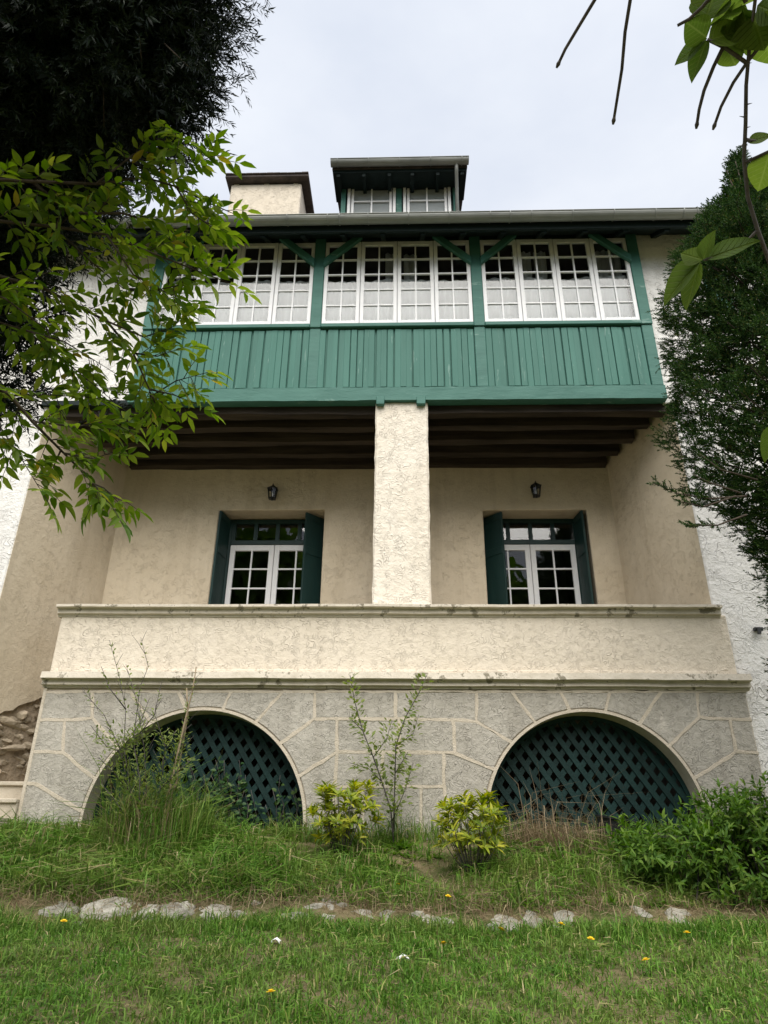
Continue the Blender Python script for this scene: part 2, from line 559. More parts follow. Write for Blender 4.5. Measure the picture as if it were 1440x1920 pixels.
def shoots(C, D, L, k, ang, nl, nw):
    """needles round each shoot: returns P, Dn, N, Ln, Wn"""
    n = len(C)
    D = unit(D)
    a = rng.normal(size=(n, 3))
    A = unit(np.cross(D, a))
    B = np.cross(D, A)
    tt = (np.arange(k) + .5) / k
    T = np.tile(tt, (n, 1)) + rng.normal(scale=.02, size=(n, k))
    ph = np.arange(k) * 2.4 + rng.uniform(0, 6.28, (n, 1)) + rng.normal(scale=.3, size=(n, k))
    P = C[:, None] + D[:, None] * (T * L[:, None])[..., None]
    R = A[:, None] * np.cos(ph)[..., None] + B[:, None] * np.sin(ph)[..., None]
    an = ang * (1 - .55 * T ** 3) + rng.normal(scale=.12, size=(n, k))
    Dn = D[:, None] * np.cos(an)[..., None] + R * np.sin(an)[..., None]
    N = rng.normal(size=(n, k, 3)) * .4 + R
    Ln = nl * rng.uniform(.7, 1.2, (n, k))
    Wn = np.full((n, k), nw)
    return P.reshape(-1, 3), Dn.reshape(-1, 3), N.reshape(-1, 3), Ln.ravel(), Wn.ravel()


GY = np.array([-400, -60, -14, -8.5, -4, -2.2, -2.02, -1.2, -.55, -.1, 3, 400.])
GZ = np.array([-3, -3, -.5, .03, .73, 1.02, 1.10, 1.36, 1.58, 1.66, 1.70, 1.70])


def zg(x, y):
    x, y = np.asarray(x, float), np.asarray(y, float)
    z = np.interp(y - 0.02 * np.sin(x * 1.9) - 0.03 * np.sin(x * .8 + 1), GY, GZ)
    w = np.clip((y + 8) / 3, 0, 1) * np.clip((.2 - y) / .6, 0, 1)
    return z + w * (.022 * np.sin(x * 2.1 + y * 1.3) + .016 * np.sin(x * 5.3 - y * 3.1) + .010 * np.sin(x * 11 + y * 9))


def ground_z(x, y):
    return float(zg(x, y))


# ------------------------------------------------------------------ ground
gx = np.unique(np.concatenate([[-600, -200, -80, -30, -16, -11], np.arange(-8, 8.01, .16), [11, 16, 30, 80, 200, 600]]))
gy = np.unique(np.concatenate([[-600, -200, -60, -30, -18, -14, -11], np.arange(-9, .41, .12), [1, 3, 8, 20, 60, 200, 600]]))
GXm, GYm = np.meshgrid(gx, gy, indexing='ij')
V = np.stack([GXm, GYm, zg(GXm, GYm)], -1).reshape(-1, 3)
ni, nj = len(gx), len(gy)
ii, jj = np.meshgrid(np.arange(ni - 1), np.arange(nj - 1), indexing='ij')
a = (ii * nj + jj).ravel()
ground = npmesh('ground', V, [np.stack([a, a + nj, a + nj + 1, a + 1], 1)], 'soil', None, True)
tag(ground, 'grassy ground sloping up to the terrace', 'ground', None, 'structure')

# ------------------------------------------------------------------ house
house = thing('house', (0, 1.5, 1.66), 'cream rendered house with teal enclosed balcony, arched terrace and dormer', 'house')

TW0, TW1, TTOP = -4.335, 3.95, 3.285            # terrace wall: left, right, top
ARC = [(-2.37, 1.80, 1.235), (2.075, 1.85, 1.19)]   # arch centre x, spring z, radius


def arc_pts(c, a0, a1, n, r=None):
    x, z, R = c
    R = R if r is None else r
    return [(x + R * cos(a0 + (a1 - a0) * i / n), z + R * sin(a0 + (a1 - a0) * i / n)) for i in range(n + 1)]


outline = [(TW0, 1.2), (TW0, TTOP), (TW1, TTOP), (TW1, 1.2)]
for c in (ARC[1], ARC[0]):
    x, z, R = c
    outline += [(x + R, 1.2)] + arc_pts(c, 0, pi, 36) + [(x - R, 1.2)]
terrace_wall = MB().pxz(outline, 0.014, 0.34).build('terrace_wall', 'mortar', house)

# stone blocks of the terrace wall, surveyed on the wall face
A_, B_ = 0, 1


def ang(c, px, py):
    p = at(px, py, 0)
    return math.atan2(p.z - c[1], p.x - c[0])


def W(px, py):
    p = at(px, py, 0)
    return (max(TW0, min(TW1, p.x)), min(p.z, TTOP))


def voussoir(ci, p0, p1, outer):
    c = ARC[ci]
    a0 = p0 if isinstance(p0, float) else ang(c, *p0)
    a1 = p1 if isinstance(p1, float) else ang(c, *p1)
    n = max(2, int(abs(a1 - a0) / .09))
    return arc_pts(c, a0, a1, n, c[2] + .028) + [W(*q) for q in outer], n + 1


T = 1297
blocks = []
R_ = [(1315, 1454), (1261, 1392), (1201, 1351), (1135, 1330), (1068, 1330), (1000, 1351), (960, 1393), (923, 1442)]
blocks += [voussoir(1, -0.35, R_[0], [(1380, 1410), (1424, 1411), (1470, 1640)]),
           voussoir(1, R_[0], R_[1], [(1311, 1345), (1368, 1349), (1380, 1410)]),
           voussoir(1, R_[1], R_[2], [(1240, T), (1306, T), (1311, 1345)]),
           voussoir(1, R_[2], R_[3], [(1144, T), (1240, T)]),
           voussoir(1, R_[3], R_[4], [(1051, T), (1144, T)]),
           voussoir(1, R_[4], R_[5], [(960, T), (1051, T)]),
           voussoir(1, R_[5], R_[6], [(893, 1353), (893, T), (960, T)]),
           voussoir(1, R_[6], R_[7], [(853, 1412), (850, 1350), (893, 1353)]),
           voussoir(1, R_[7], pi + .35, [(850, 1640), (832, 1475), (832, 1412), (853, 1412)])]
L_ = [(560, 1455), (523, 1397), (483, 1350), (417, 1334), (350, 1338), (285, 1362), (225, 1405), (176, 1460), (127, 1517)]
blocks += [voussoir(0, -0.3, L_[0], [(632, 1410), (628, 1475), (620, 1640)]),
           voussoir(0, L_[0], L_[1], [(590, 1348), (632, 1348), (632, 1410)]),
           voussoir(0, L_[1], L_[2], [(530, T), (590, T), (590, 1348)]),
           voussoir(0, L_[2], L_[3], [(433, T), (530, T)]),
           voussoir(0, L_[3], L_[4], [(335, T), (433, T)]),
           voussoir(0, L_[4], L_[5], [(245, T), (335, T)]),
           voussoir(0, L_[5], L_[6], [(173, 1347), (173, T), (245, T)]),
           voussoir(0, L_[6], L_[7], [(118, 1410), (121, 1350), (173, 1347)]),
           voussoir(0, L_[7], L_[8], [(67, 1470), (40, 1470), (40, 1410), (118, 1410)]),
           voussoir(0, L_[8], pi + .3, [(10, 1640), (10, 1470), (67, 1470)])]


def quad(*p):
    return [W(*q) for q in p], 0


blocks += [quad((1311, 1345), (1306, T), (1430, T), (1430, 1349), (1368, 1349)), quad((1368, 1349), (1430, 1349), (1440, 1411), (1380, 1410)),
           quad((60, T), (173, T), (173, 1347), (121, 1350), (60, 1350)), quad((50, 1350), (121, 1350), (118, 1410), (50, 1410)),
           quad((590, T), (742, T), (742, 1348), (590, 1348)), quad((742, T), (893, T), (893, 1353), (850, 1350), (742, 1348)),
           quad((632, 1348), (748, 1348), (748, 1410), (632, 1410)), quad((748, 1348), (850, 1350), (853, 1412), (748, 1410)),
           quad((632, 1410), (718, 1412), (716, 1475), (628, 1475)), quad((718, 1412), (832, 1412), (832, 1475), (716, 1475)),
           quad((628, 1475), (680, 1475), (680, 1640), (620, 1640)), quad((680, 1475), (790, 1475), (790, 1640), (680, 1640)),
           quad((790, 1475), (832, 1475), (850, 1640), (790, 1640))]


def inset(poly, d):
    A = sum(poly[i][0] * poly[(i + 1) % len(poly)][1] - poly[(i + 1) % len(poly)][0] * poly[i][1] for i in range(len(poly)))
    s = 1 if A > 0 else -1
    n = len(poly)
    out = []
    for i in range(n):
        p0, p1, p2 = Vector(poly[i - 1]), Vector(poly[i]), Vector(poly[(i + 1) % n])
        e1, e2 = (p1 - p0).normalized(), (p2 - p1).normalized()
        n1, n2 = Vector((-e1.y, e1.x)) * s, Vector((-e2.y, e2.x)) * s
        b = n1 + n2
        if b.length < 1e-3:
            b = n1
        b.normalize()
        k = min(3.0, 1 / max(.3, b.dot(n1)))
        out.append(tuple(p1 + b * d * k))
    return out


joint = MB()
for poly, narc in blocks:
    cl = []
    for p in poly:
        if not cl or (Vector(p) - Vector(cl[-1])).length > .012:
            cl.append(p)
    ins = inset(cl, .013)
    lo = inset(cl, .020)
    fy = -0.003 - rnd.uniform(0, .006)
    MB().prism([(x, .018, z) for x, z in ins], [(x, fy + .004, z) for x, z in ins]).add(
        [(x, fy + .004, z) for x, z in ins] + [(x, fy, z) for x, z in lo],
        [tuple(range(len(lo), 2 * len(lo)))] + [(i, (i + 1) % len(lo), len(lo) + (i + 1) % len(lo), len(lo) + i) for i in range(len(lo))]
    ).build('stone_block', 'stone_render', terrace_wall)
    for i in range(narc - 1 if narc else 0, len(poly)):
        p, q = Vector(poly[i]), Vector(poly[(i + 1) % len(poly)])
        if (q - p).length < .03 or (abs(p.y - TTOP) < .01 and abs(q.y - TTOP) < .01) or (abs(p.x - q.x) < .01 and (abs(p.x - TW0) < .02 or abs(p.x - TW1) < .02)):
            continue
        e = (q - p).normalized()
        s = Vector((-e.y, e.x))
        y = -0.007 - rnd.uniform(0, .004)
        n = max(2, int((q - p).length / .09))
        va, vb = [], []
        for k in range(n + 1):
            m = p + (q - p) * (k / n) + s * rnd.uniform(-.008, .008)
            w1 = .024 + rnd.uniform(-.007, .006)
            w2 = w1 - .009
            va += [(m.x - s.x * w1, .013, m.y - s.y * w1), (m.x - s.x * w2, y, m.y - s.y * w2), (m.x + s.x * w2, y, m.y + s.y * w2), (m.x + s.x * w1, .013, m.y + s.y * w1)]
        fs = [(4 * k + j, 4 * k + j + 1, 4 * k + j + 5, 4 * k + j + 4) for k in range(n) for j in range(3)]
        joint.add(va, fs)
tag(joint.build('mortar_pointing', 'mortar', terrace_wall), kind='stuff')
for c in ARC:
    m = MB()
    o_, i_ = arc_pts(c, -.3, pi + .3, 48, c[2] + .03), arc_pts(c, -.3, pi + .3, 48, c[2] - .004)
    n = len(o_)
    vs = [(x, -.012, z) for x, z in o_] + [(x, -.014, z) for x, z in i_] + [(x, .30, z) for x, z in i_] + [(x, .013, z) for x, z in o_]
    fs = [(i, i + 1, n + i + 1, n + i) for i in range(n - 1)] + [(n + i, n + i + 1, 2 * n + i + 1, 2 * n + i) for i in range(n - 1)] + [(3 * n + i, 3 * n + i + 1, i + 1, i) for i in range(n - 1)]
    m.add(vs, fs, False)
    m.build('arch_trim', 'mortar', terrace_wall)
# pale corner strip on the left arris
MB().box(TW0 - .012, TW0 + .03, -.012, .33, 1.2, TTOP).build('corner_strip', 'mortar', terrace_wall, .006)

# vault under the terrace, floor, parapet, mouldings
MB().box(TW0 + .02, TW1 - .1, 0.35, 1.70, 3.10, 3.42).build('terrace_floor', 'terrace_tile', house)
MB().box(TW0 + .02, TW0 + .3, .345, 1.72, 1.2, 3.09).box(-.3, -.05, .345, 1.72, 1.2, 3.09).box(TW0 + .3, TW1, 1.5, 1.72, 1.2, 3.09).build('vault_wall', 'room_plaster', house)


def moulding(name, prof, x0, x1, jit=.004, n=34):
    """profile (y,z) swept along x with slight unevenness, returned ends closed"""
    vs, fs = [], []
    k = len(prof)
    for i in range(n + 1):
        x = x0 + (x1 - x0) * i / n
        dy, dz = rnd.uniform(-jit, jit), rnd.uniform(-jit, jit)
        vs += [(x, y + (dy if y < .1 else 0), z + dz) for y, z in prof]
    for i in range(n):
        for j in range(k):
            fs.append((i * k + j, i * k + (j + 1) % k, (i + 1) * k + (j + 1) % k, (i + 1) * k + j))
    fs += [tuple(range(k)), tuple(n * k + j for j in range(k))]
    return MB().add(vs, fs).build(name, 'cast_stone', house)


moulding('cornice', [(.2, 3.475), (-.11, 3.462), (-.125, 3.385), (-.06, 3.375), (-.058, 3.355), (-.065, 3.318), (-.02, 3.312), (-.02, 3.29), (.2, 3.29)], TW0 - .03, 4.0)
MB().box(-4.325, 3.90, 0, .25, 3.46, 4.20).build('parapet', 'plaster_parapet', house, .012)
MB().box(-4.25, 3.68, -.008, .02, 3.475, 3.515).build('parapet_skirting', 'plaster_parapet', house, .006)
moulding('parapet_cap', [(.30, 4.31), (-.115, 4.30), (-.115, 4.268), (-.055, 4.258), (-.052, 4.20), (-.018, 4.190), (-.012, 4.168), (.30, 4.168)], -4.36, 3.83)

# pillar
pil = MB()
nz_, px0, px1 = 26, -.428, .318
rows = []
for i in range(nz_ + 1):
    z = 3.5 + (7.36 - 3.5) * i / nz_
    j = lambda: rnd.uniform(-.006, .006)
    rows.append([(px0 + .025 + j(), .03, z), (px1 - .025 + j(), .03, z), (px1 + j(), .055, z), (px1 + j(), .62, z), (px0 + j(), .62, z), (px0 + j(), .055, z)])
vs = [p for r in rows for p in r]
fs = [(i * 6 + k, i * 6 + (k + 1) % 6, i * 6 + 6 + (k + 1) % 6, i * 6 + 6 + k) for i in range(nz_) for k in range(6)]
pillar = pil.add(vs, fs).build('pillar', 'plaster_pillar', house)

# porch: back wall with two openings, splayed side walls, wings
OP = [(-3.0, -1.30), (1.225, 2.86)]
BW = 1.75
bw = [(-4.75, 3.1), (-4.75, 7.6), (3.4, 7.6), (3.4, 3.1), (OP[1][1], 3.1), (OP[1][1], 6.475), (OP[1][0], 6.475), (OP[1][0], 3.1), (OP[0][1], 3.1), (OP[0][1], 6.49), (OP[0][0], 6.49), (OP[0][0], 3.1)]
back_wall = MB().pxz(bw, BW, BW + .42).build('back_wall', 'plaster_porch', house, .012)
MB().pxy([(3.80, .075), (3.83, .075), (3.80, 2.1), (3.23, 2.1), (3.285, 1.74)], 3.2, 7.62).build('porch_side_wall', 'plaster_porch', house, .012)
# left side wall: plaster breaks off low down and shows rubble
SW0, SW1 = Vector((-5.21, .08)), Vector((-4.63, 1.76))


def sw(s, z, out=0.0):
    d = (SW1 - SW0)
    nrm = Vector((d.y, -d.x)).normalized()
    p = SW0 + d * s + nrm * out
    return (p.x, p.y, z)


edge = [(0.0, 2.88), (.08, 2.93), (.13, 2.99), (.2, 3.02), (.26, 3.10), (.33, 3.13), (.37, 3.20), (.44, 3.26), (.5, 3.30), (.56, 3.37), (.66, 3.42), (.8, 3.55), (1.0, 3.6)]
lp = [(0.0, 7.62)] + edge + [(1.0, 7.62)]
side_wall = MB().prism([sw(s, z, .0) for s, z in lp], [sw(s, z, -.05) for s, z in lp]).build('porch_side_wall', 'plaster_porch', house)
core = MB().prism([sw(0, 1.2, -.045), sw(1, 1.2, -.045), sw(1, 7.6, -.045), sw(0, 7.6, -.045)], [sw(0, 1.2, -.4), sw(1, 1.2, -.4), sw(1, 7.6, -.4), sw(0, 7.6, -.4)]).build('rubble_core', 'rubble_mortar', house)


def rock_mesh(name, mat, seed, flat=1.0, sub=2, rough=.22):
    r = random.Random(seed)
    bm = bmesh.new()
    bmesh.ops.create_icosphere(bm, subdivisions=sub, radius=1)
    ph = [(Vector((r.gauss(0, 1), r.gauss(0, 1), r.gauss(0, 1))).normalized(), r.uniform(.42, .85)) for _ in range(14)]
    for v in bm.verts:
        for n_, dd in ph:
            e = v.co.dot(n_) - dd
            if e > 0:
                v.co -= n_ * e
        v.co *= 1 + r.uniform(-rough, rough) * .25
        v.co.z *= flat
    me = bpy.data.meshes.new(name)
    bm.to_mesh(me)
    bm.free()
    me.materials.append(MATS[mat])
    return me


rocks = [rock_mesh('stone', 'rubble_stone', s, 1.0, 2, .3) for s in range(5)]
for i in range(95):
    s = rnd.uniform(-.02, .75)
    top = np.interp(s, [e[0] for e in edge], [e[1] for e in edge])
    z = rnd.uniform(2.1, top - .10)
    p = sw(s, z, -.055 + rnd.uniform(-.02, .01))
    o = link('stone', rocks[i % 5], core, p)
    o.rotation_euler = (rnd.uniform(-.4, .4), rnd.uniform(-.3, .3), math.atan2(SW1.y - SW0.y, SW1.x - SW0.x) + rnd.uniform(-.2, .2))
    k = rnd.choice([.05, .07, .09, .12, .16])
    o.scale = (k * rnd.uniform(1, 1.7), k * .7, k * rnd.uniform(.35, .7))

YW = .07
MB().pxz([(-11, 1.0), (-5.215, 1.0), (-5.215, 7.44), (-3.985, 7.44), (-3.985, 10.63), (-11, 10.63)], YW, YW + .4).build('wing_wall', 'plaster_white', house, .015)
MB().pxz([(3.795, 1.0), (8.5, 1.0), (8.5, 10.63), (3.675, 10.63), (3.675, 7.34), (3.795, 7.34)], YW, YW + .4).build('wing_wall', 'plaster_white', house, .015)
MB().box(-5.3, -3.97, .02, .30, 7.36, 7.438).build('lintel', 'eaves_paint', house)

# porch ceiling and beams
MB().box(-5.2, 3.8, .12, 1.76, 7.47, 7.52).build('porch_ceiling', 'ceiling_wood', house)
for yb, dz in ((.20, 0), (.56, .005), (.94, -.005), (1.33, 0), (1.69, -.01)):
    m = MB()
    vs, fs, n = [], [], 16
    xl, xr = -5.16 + .345 * yb + .02, 3.76 - .30 * yb
    for i in range(n + 1):
        x = xl + (xr - xl) * i / n
        q = lambda: rnd.uniform(-.014, .014)
        vs += [(x, yb - .07 + q(), 7.245 + dz + q()), (x, yb + .07 + q(), 7.245 + dz + q()), (x, yb + .07, 7.472), (x, yb - .07, 7.472)]
    fs = [(4 * i + k, 4 * i + (k + 1) % 4, 4 * i + 4 + (k + 1) % 4, 4 * i + 4 + k) for i in range(n) for k in range(4)] + [(0, 1, 2, 3), tuple(4 * n + k for k in range(4))]
    m.add(vs, fs).build('ceiling_beam', 'beam_wood', house)

# ---------------- balcony
BX0, BX1 = -4.01, 3.695
m = MB()
vs, n = [], 40
for i in range(n + 1):
    x = BX0 + (BX1 - BX0) * i / n
    q = lambda: rnd.uniform(-.004, .004)
    vs += [(x, -.035 + q(), 7.365 + q()), (x, -.035 + q(), 7.585 + q()), (x, -.01, 7.60), (x, .115, 7.60), (x, .115, 7.365)]
fs = [(5 * i + k, 5 * i + (k + 1) % 5, 5 * i + 5 + (k + 1) % 5, 5 * i + 5 + k) for i in range(n) for k in range(5)] + [(0, 1, 2, 3, 4), tuple(5 * n + k for k in range(5))]
m.add(vs, fs).build('balcony_beam', 'teal_beam_paint', house)
for x0, x1 in ((-.415, -.30), (.16, .285)):
    MB().box(x0, x1, -.05, .02, 7.29, 7.42).build('beam_tab', 'teal_beam_paint', house, .006)
PX = [-3.925, -1.36, 1.118, 3.61]
for x in PX:
    MB().box(x - .083, x + .083, -.03, .11, 8.70, 10.58).box(x - .083, x + .083, -.006, .10, 7.605, 8.70).build('post', 'teal_beam_paint', house, .008)
for i in range(3):
    x0, x1 = PX[i] + .085, PX[i + 1] - .085
    pan = MB().box(x0, x1, .035, .06, 7.60, 8.70).build('balcony_panel', 'teal_paint', house)
    MB().box(x0, x1, -.045, .10, 8.695, 8.765).build('rail', 'teal_beam_paint', pan, .008)
    nb = 25
    w = (x1 - x0) / nb
    bmv = [MB().box(-w / 2 + .0025, w / 2 - .0025, 0, .03, 7.612 + d0, 8.668 + d1).mesh('board', 'teal_paint', .004) for d0, d1 in ((0, 0), (.006, -.005), (-.003, .004))]
    for k in range(nb):
        b = link('board', bmv[rnd.randrange(3)], pan, (x0 + w * (k + .5), rnd.uniform(-.003, .004), 0))
        b.rotation_euler = (0, rnd.uniform(-.002, .002), 0)
    # head plate and the bay's white lining
    MB().box(x0, x1, -.02, .10, 10.47, 10.60).build('head_plate', 'eaves_paint', house)
for i, x in enumerate(PX):
    for s in (-1, 1):
        if (i == 0 and s < 0) or (i == 3 and s > 0):
            continue
        MB().pxz([(x + s * .075, 9.90), (x + s * .075, 10.05), (x + s * .53, 10.50), (x + s * .68, 10.50)], -.075, .0).build('brace', 'teal_beam_paint', house, .005)

# casements: four to a bay, each with a frame, bars and ten panes
CZ0, CZ1 = 8.768, 10.455
cw = (PX[2] - PX[1] - .166) / 4
ST, BT = .050, .020         # stile and glazing bar widths


def casement_meshes(w, h, cols, rows_, st, bt, top, bot, mat='white_paint', dy=.05):
    fr_ = MB()
    fr_.box(-w / 2 + .004, -w / 2 + st, 0, dy, 0, h).box(w / 2 - st, w / 2 - .004, 0, dy, 0, h)
    fr_.box(-w / 2 + st, w / 2 - st, .001, dy - .001, 0, bot).box(-w / 2 + st, w / 2 - st, .001, dy - .001, h - top, h)
    iw, ih = w - 2 * st, h - top - bot
    vb = MB().box(-bt / 2, bt / 2, .004, dy - .01, bot, h - top).mesh('glazing_bar', mat)
    pw = (iw - bt * (cols - 1)) / cols
    hb = MB().box(-pw / 2, pw / 2, .007, dy - .013, -bt / 2, bt / 2).mesh('glazing_bar', mat)
    ph = (ih - bt * (rows_ - 1)) / rows_
    pane = MB().box(-pw / 2, pw / 2, .022, .026, -ph / 2, ph / 2).mesh('pane', 'glass')
    xs = [-iw / 2 + pw / 2 + k * (pw + bt) for k in range(cols)]
    zs = [bot + ph / 2 + k * (ph + bt) for k in range(rows_)]
    return fr_.mesh('frame', mat, .004), vb, hb, pane, xs, zs, pw, ph, bt


def casement(parent_name, loc, M, parent, sub_parent=None):
    fr_, vb, hb, pane, xs, zs, pw, ph, bt = M
    if sub_parent is None:
        root = link(parent_name, fr_, parent, loc)
        base = root
    else:
        root = link('leaf_frame', fr_, sub_parent, loc)
        base = sub_parent
    L = Vector(loc)
    def sub(nm, me, d):
        o = bpy.data.objects.new(nm, me)
        col.objects.link(o)
        o.parent = base
        o.matrix_parent_inverse = base_inv(base)
        o.location = L + Vector(d)
        return o
    for k in range(len(xs) - 1):
        sub('glazing_bar', vb, ((xs[k] + xs[k + 1]) / 2, 0, 0))
    for x in xs:
        for k in range(len(zs) - 1):
            sub('glazing_bar', hb, (x, 0, (zs[k] + zs[k + 1]) / 2))
        for z in zs:
            o = sub('pane', pane, (x, 0, z))
            o.rotation_euler = (rnd.uniform(-.006, .006), 0, rnd.uniform(-.006, .006))
    return root


def base_inv(b):
    """inverse of a part's world placement (its parent empty only shifts and is compensated)"""
    return Matrix.Translation(-b.location) if b.location.length > 0 else Matrix.Identity(4)


for i in range(3):
    x0, x1 = PX[i] + .083, PX[i + 1] - .083
    w = (x1 - x0) / 4
    M = casement_meshes(w, CZ1 - CZ0, 2, 5, .062, .022, .075, .075)
    for k in range(4):
        casement('casement', (x0 + w * (k + .5), rnd.uniform(-.004, .004) - .01, CZ0), M, house)
# room behind the balcony
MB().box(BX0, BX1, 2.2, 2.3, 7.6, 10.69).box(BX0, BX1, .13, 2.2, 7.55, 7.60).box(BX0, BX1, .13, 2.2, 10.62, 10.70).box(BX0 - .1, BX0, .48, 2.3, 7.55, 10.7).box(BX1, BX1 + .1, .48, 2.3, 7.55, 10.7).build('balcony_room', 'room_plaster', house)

# ---------------- lower french windows with shutters
for (x0, x1), cx, mirror in ((OP[0], -2.125, 1), (OP[1], 1.985, -1)):
    fy = 2.08
    zb, zt = 3.44, 6.02
    fw = MB()
    fw.box(x0 + .002, cx - .72, fy - .01, fy + .08, zb, 6.47).box(cx + .72, x1 - .002, fy - .01, fy + .08, zb, 6.47).box(cx - .72, cx + .72, fy - .012, fy + .08, 6.02, 6.10).box(cx - .72, cx + .72, fy - .01, fy + .08, 6.40, 6.47)
    win = fw.build('french_window', 'dark_green_paint', house, .006)
    for k in range(4):
        xa = cx - .72 + 1.44 * k / 4
        MB().box(xa + .0, xa + .06, fy, fy + .06, 6.10, 6.40).build('transom_bar', 'dark_green_paint', win)
        MB().box(xa + .06, xa + .36, fy + .03, fy + .034, 6.10, 6.40).build('pane', 'glass', win)
    M = casement_meshes(.72, zt - zb, 2, 6, .085, .024, .10, .55)
    for s in (-1, 1):
        casement('leaf', (cx + s * .36, fy + .0, zb), M, None, win)
        MB().box(cx + s * .36 - .276, cx + s * .36 + .276, fy + .02, fy + .03, zb + .0, zb + .02).build('sill_strip', 'white_paint', win)
    # shutters, folded forward from the frame; one swings into the opening
    for hx, hy, ex, ey in ((x0 + .10, fy - .02, x0 + .035, BW - .06) if mirror > 0 else (x0 + .02, fy - .02, x0 + .30, BW + .02), (x1 - .02, fy - .02, x1 - .30, BW + .02) if mirror > 0 else (x1 - .13, fy - .02, x1 - .075, BW - .02)):
        h, e = Vector((hx, hy, 0)), Vector((ex, ey, 0))
        dv = (e - h).normalized()
        nv = Vector((-dv.y, dv.x, 0)) * .018
        sh = MB().prism([tuple((p + q).to_2d()) + (3.46,) for p, q in ((h, nv), (e, nv), (e, -nv), (h, -nv))], [tuple((p + q).to_2d()) + (6.455,) for p, q in ((h, nv), (e, nv), (e, -nv), (h, -nv))])
        ln = (e - h).length
        for z0, z1 in ((3.5, 3.62), (4.65, 4.77), (5.75, 5.87), (6.33, 6.45)):
            for sgn in (1, -1):
                o1, o2 = nv * sgn * .97, nv * sgn * 1.5
                a0, a1 = h + dv * .03, h + dv * (ln - .02)
                lo_ = [a0 + o1, a1 + o1, a1 + o2, a0 + o2]
                sh.prism([(p.x, p.y, z0) for p in lo_], [(p.x, p.y, z1) for p in lo_])
        sh.build('shutter', 'dark_green_paint', win, .003)
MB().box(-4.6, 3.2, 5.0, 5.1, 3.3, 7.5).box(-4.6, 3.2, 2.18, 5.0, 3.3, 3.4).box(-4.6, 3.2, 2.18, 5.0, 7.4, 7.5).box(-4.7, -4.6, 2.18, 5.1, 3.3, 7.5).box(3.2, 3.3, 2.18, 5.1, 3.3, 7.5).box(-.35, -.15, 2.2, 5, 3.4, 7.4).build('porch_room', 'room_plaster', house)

# ---------------- eaves, gutter, roof
RX0, RX1 = -11.2, 8.8
SL = .75
roof = MB().pyz([(-.50, 10.34), (-.47, 10.27), (6.0, 10.27 + 6.47 * SL), (6.0, 10.34 + 6.5 * SL)], RX0, RX1).build('roof', 'roof_tile', house)
MB().pyz([(6.001, 10.27 + 6.47 * SL), (12.5, 10.2), (12.5, 10.3), (6.001, 10.34 + 6.5 * SL)], RX0, RX1).build('rear_roof', 'roof_tile', house)
MB().pyz([(-.46, 10.19), (.08, 10.19 + .54 * SL), (.08, 10.23 + .54 * SL), (-.46, 10.24)], RX0, RX1).build('eaves_soffit', 'eaves_paint', house)
MB().box(RX0, RX1, -.505, -.465, 10.15, 10.36).build('fascia_board', 'eaves_paint', house)
for k in range(22):
    x = -7.2 + k * .62
    MB().pyz([(-.455, 10.12), (.06, 10.12 + .515 * SL), (.06, 10.185 + .515 * SL), (-.455, 10.185)], x, x + .075).build('rafter', 'eaves_paint', house)


def gutter(name, y, z, r, x0, x1, parent, nseg=10, droop=0.0):
    o_, i_ = [], []
    for k in range(nseg + 1):
        a = pi + pi * k / nseg
        o_.append((y + r * cos(a), z + r * 1.05 * sin(a)))
        i_.append((y + (r - .006) * cos(a), z + (r * 1.05 - .006) * sin(a)))
    m_ = MB().pyz(o_ + i_[::-1], x0, x1)
    lip = [(x0, y - r, z + .002), (x1, y - r, z + .002)]
    m_.tube(lip, .011, 6)
    return m_.build(name, 'zinc', parent)


gut = gutter('gutter', -.60, 10.325, .092, RX0, RX1, house)
for k in range(24):
    x = -8.0 + k * .62
    pts = [(x, -.60 + .097 * cos(pi + pi * j / 8), 10.325 + .102 * sin(pi + pi * j / 8)) for j in range(9)]
    MB().tube(pts, .007, 5).build('gutter_bracket', 'zinc', gut)
for k in range(6):
    x = -6.2 + k * 2.6
    pts = [(x, -.60 + .094 * cos(pi + pi * j / 8), 10.325 + .099 * sin(pi + pi * j / 8)) for j in range(9)]
    MB().tube(pts, .012, 5).build('gutter_joint', 'zinc', gut)

# ---------------- dormer
DY = .62
dl, dr = at(640, 398, DY).x, at(858, 398, DY).x
dz0, dz1 = 10.9, at(750, 343, DY).z + .12
dorm = MB().box(dl, dr, DY + .05, 3.0, dz0, dz1).build('dormer', 'dark_green_paint', house)
gz = at(750, 309, .15).z
gl_, gr_ = at(621, 302, .15).x, at(878, 296, .15).x
MB().pyz([(.20, gz - .03), (.20, gz + .05), (3.6, gz + 1.15), (3.6, gz + 1.05)], gl_ + .02, gr_ - .02).build('dormer_roof', 'roof_tile', dorm)
MB().pyz([(.215, gz - .10), (.215, gz - .031), (DY + .3, gz + .07), (DY + .3, gz - .01)], gl_ + .03, gr_ - .03).build('dormer_soffit', 'eaves_paint', dorm)
gutter('dormer_gutter', .12, gz + .05, .078, gl_, gr_, dorm)
for k in range(5):
    x = gl_ + .12 + k * (gr_ - gl_ - .24) / 4
    pts = [(x, .12 + .083 * cos(pi + pi * j / 8), gz + .05 + .086 * sin(pi + pi * j / 8)) for j in range(9)]
    MB().tube(pts, .007, 5).build('gutter_bracket', 'zinc', dorm)
for x in (gl_ + .10, gl_ + .55, gl_ + 1.0, gl_ + 1.4, gl_ + 1.85, gr_ - .14):
    MB().pyz([(.23, gz - .17), (.23, gz - .101), (DY + .06, gz - .02), (DY + .06, gz - .12)], x, x + .06).build('dormer_rafter', 'eaves_paint', dorm)
for s in (0, 1):
    x = dl - .012 if s == 0 else dr - .07
    MB().box(x, x + .082, DY - .02, DY + .10, dz0, dz1 - .02).build('dormer_post', 'teal_beam_paint', dorm, .005)
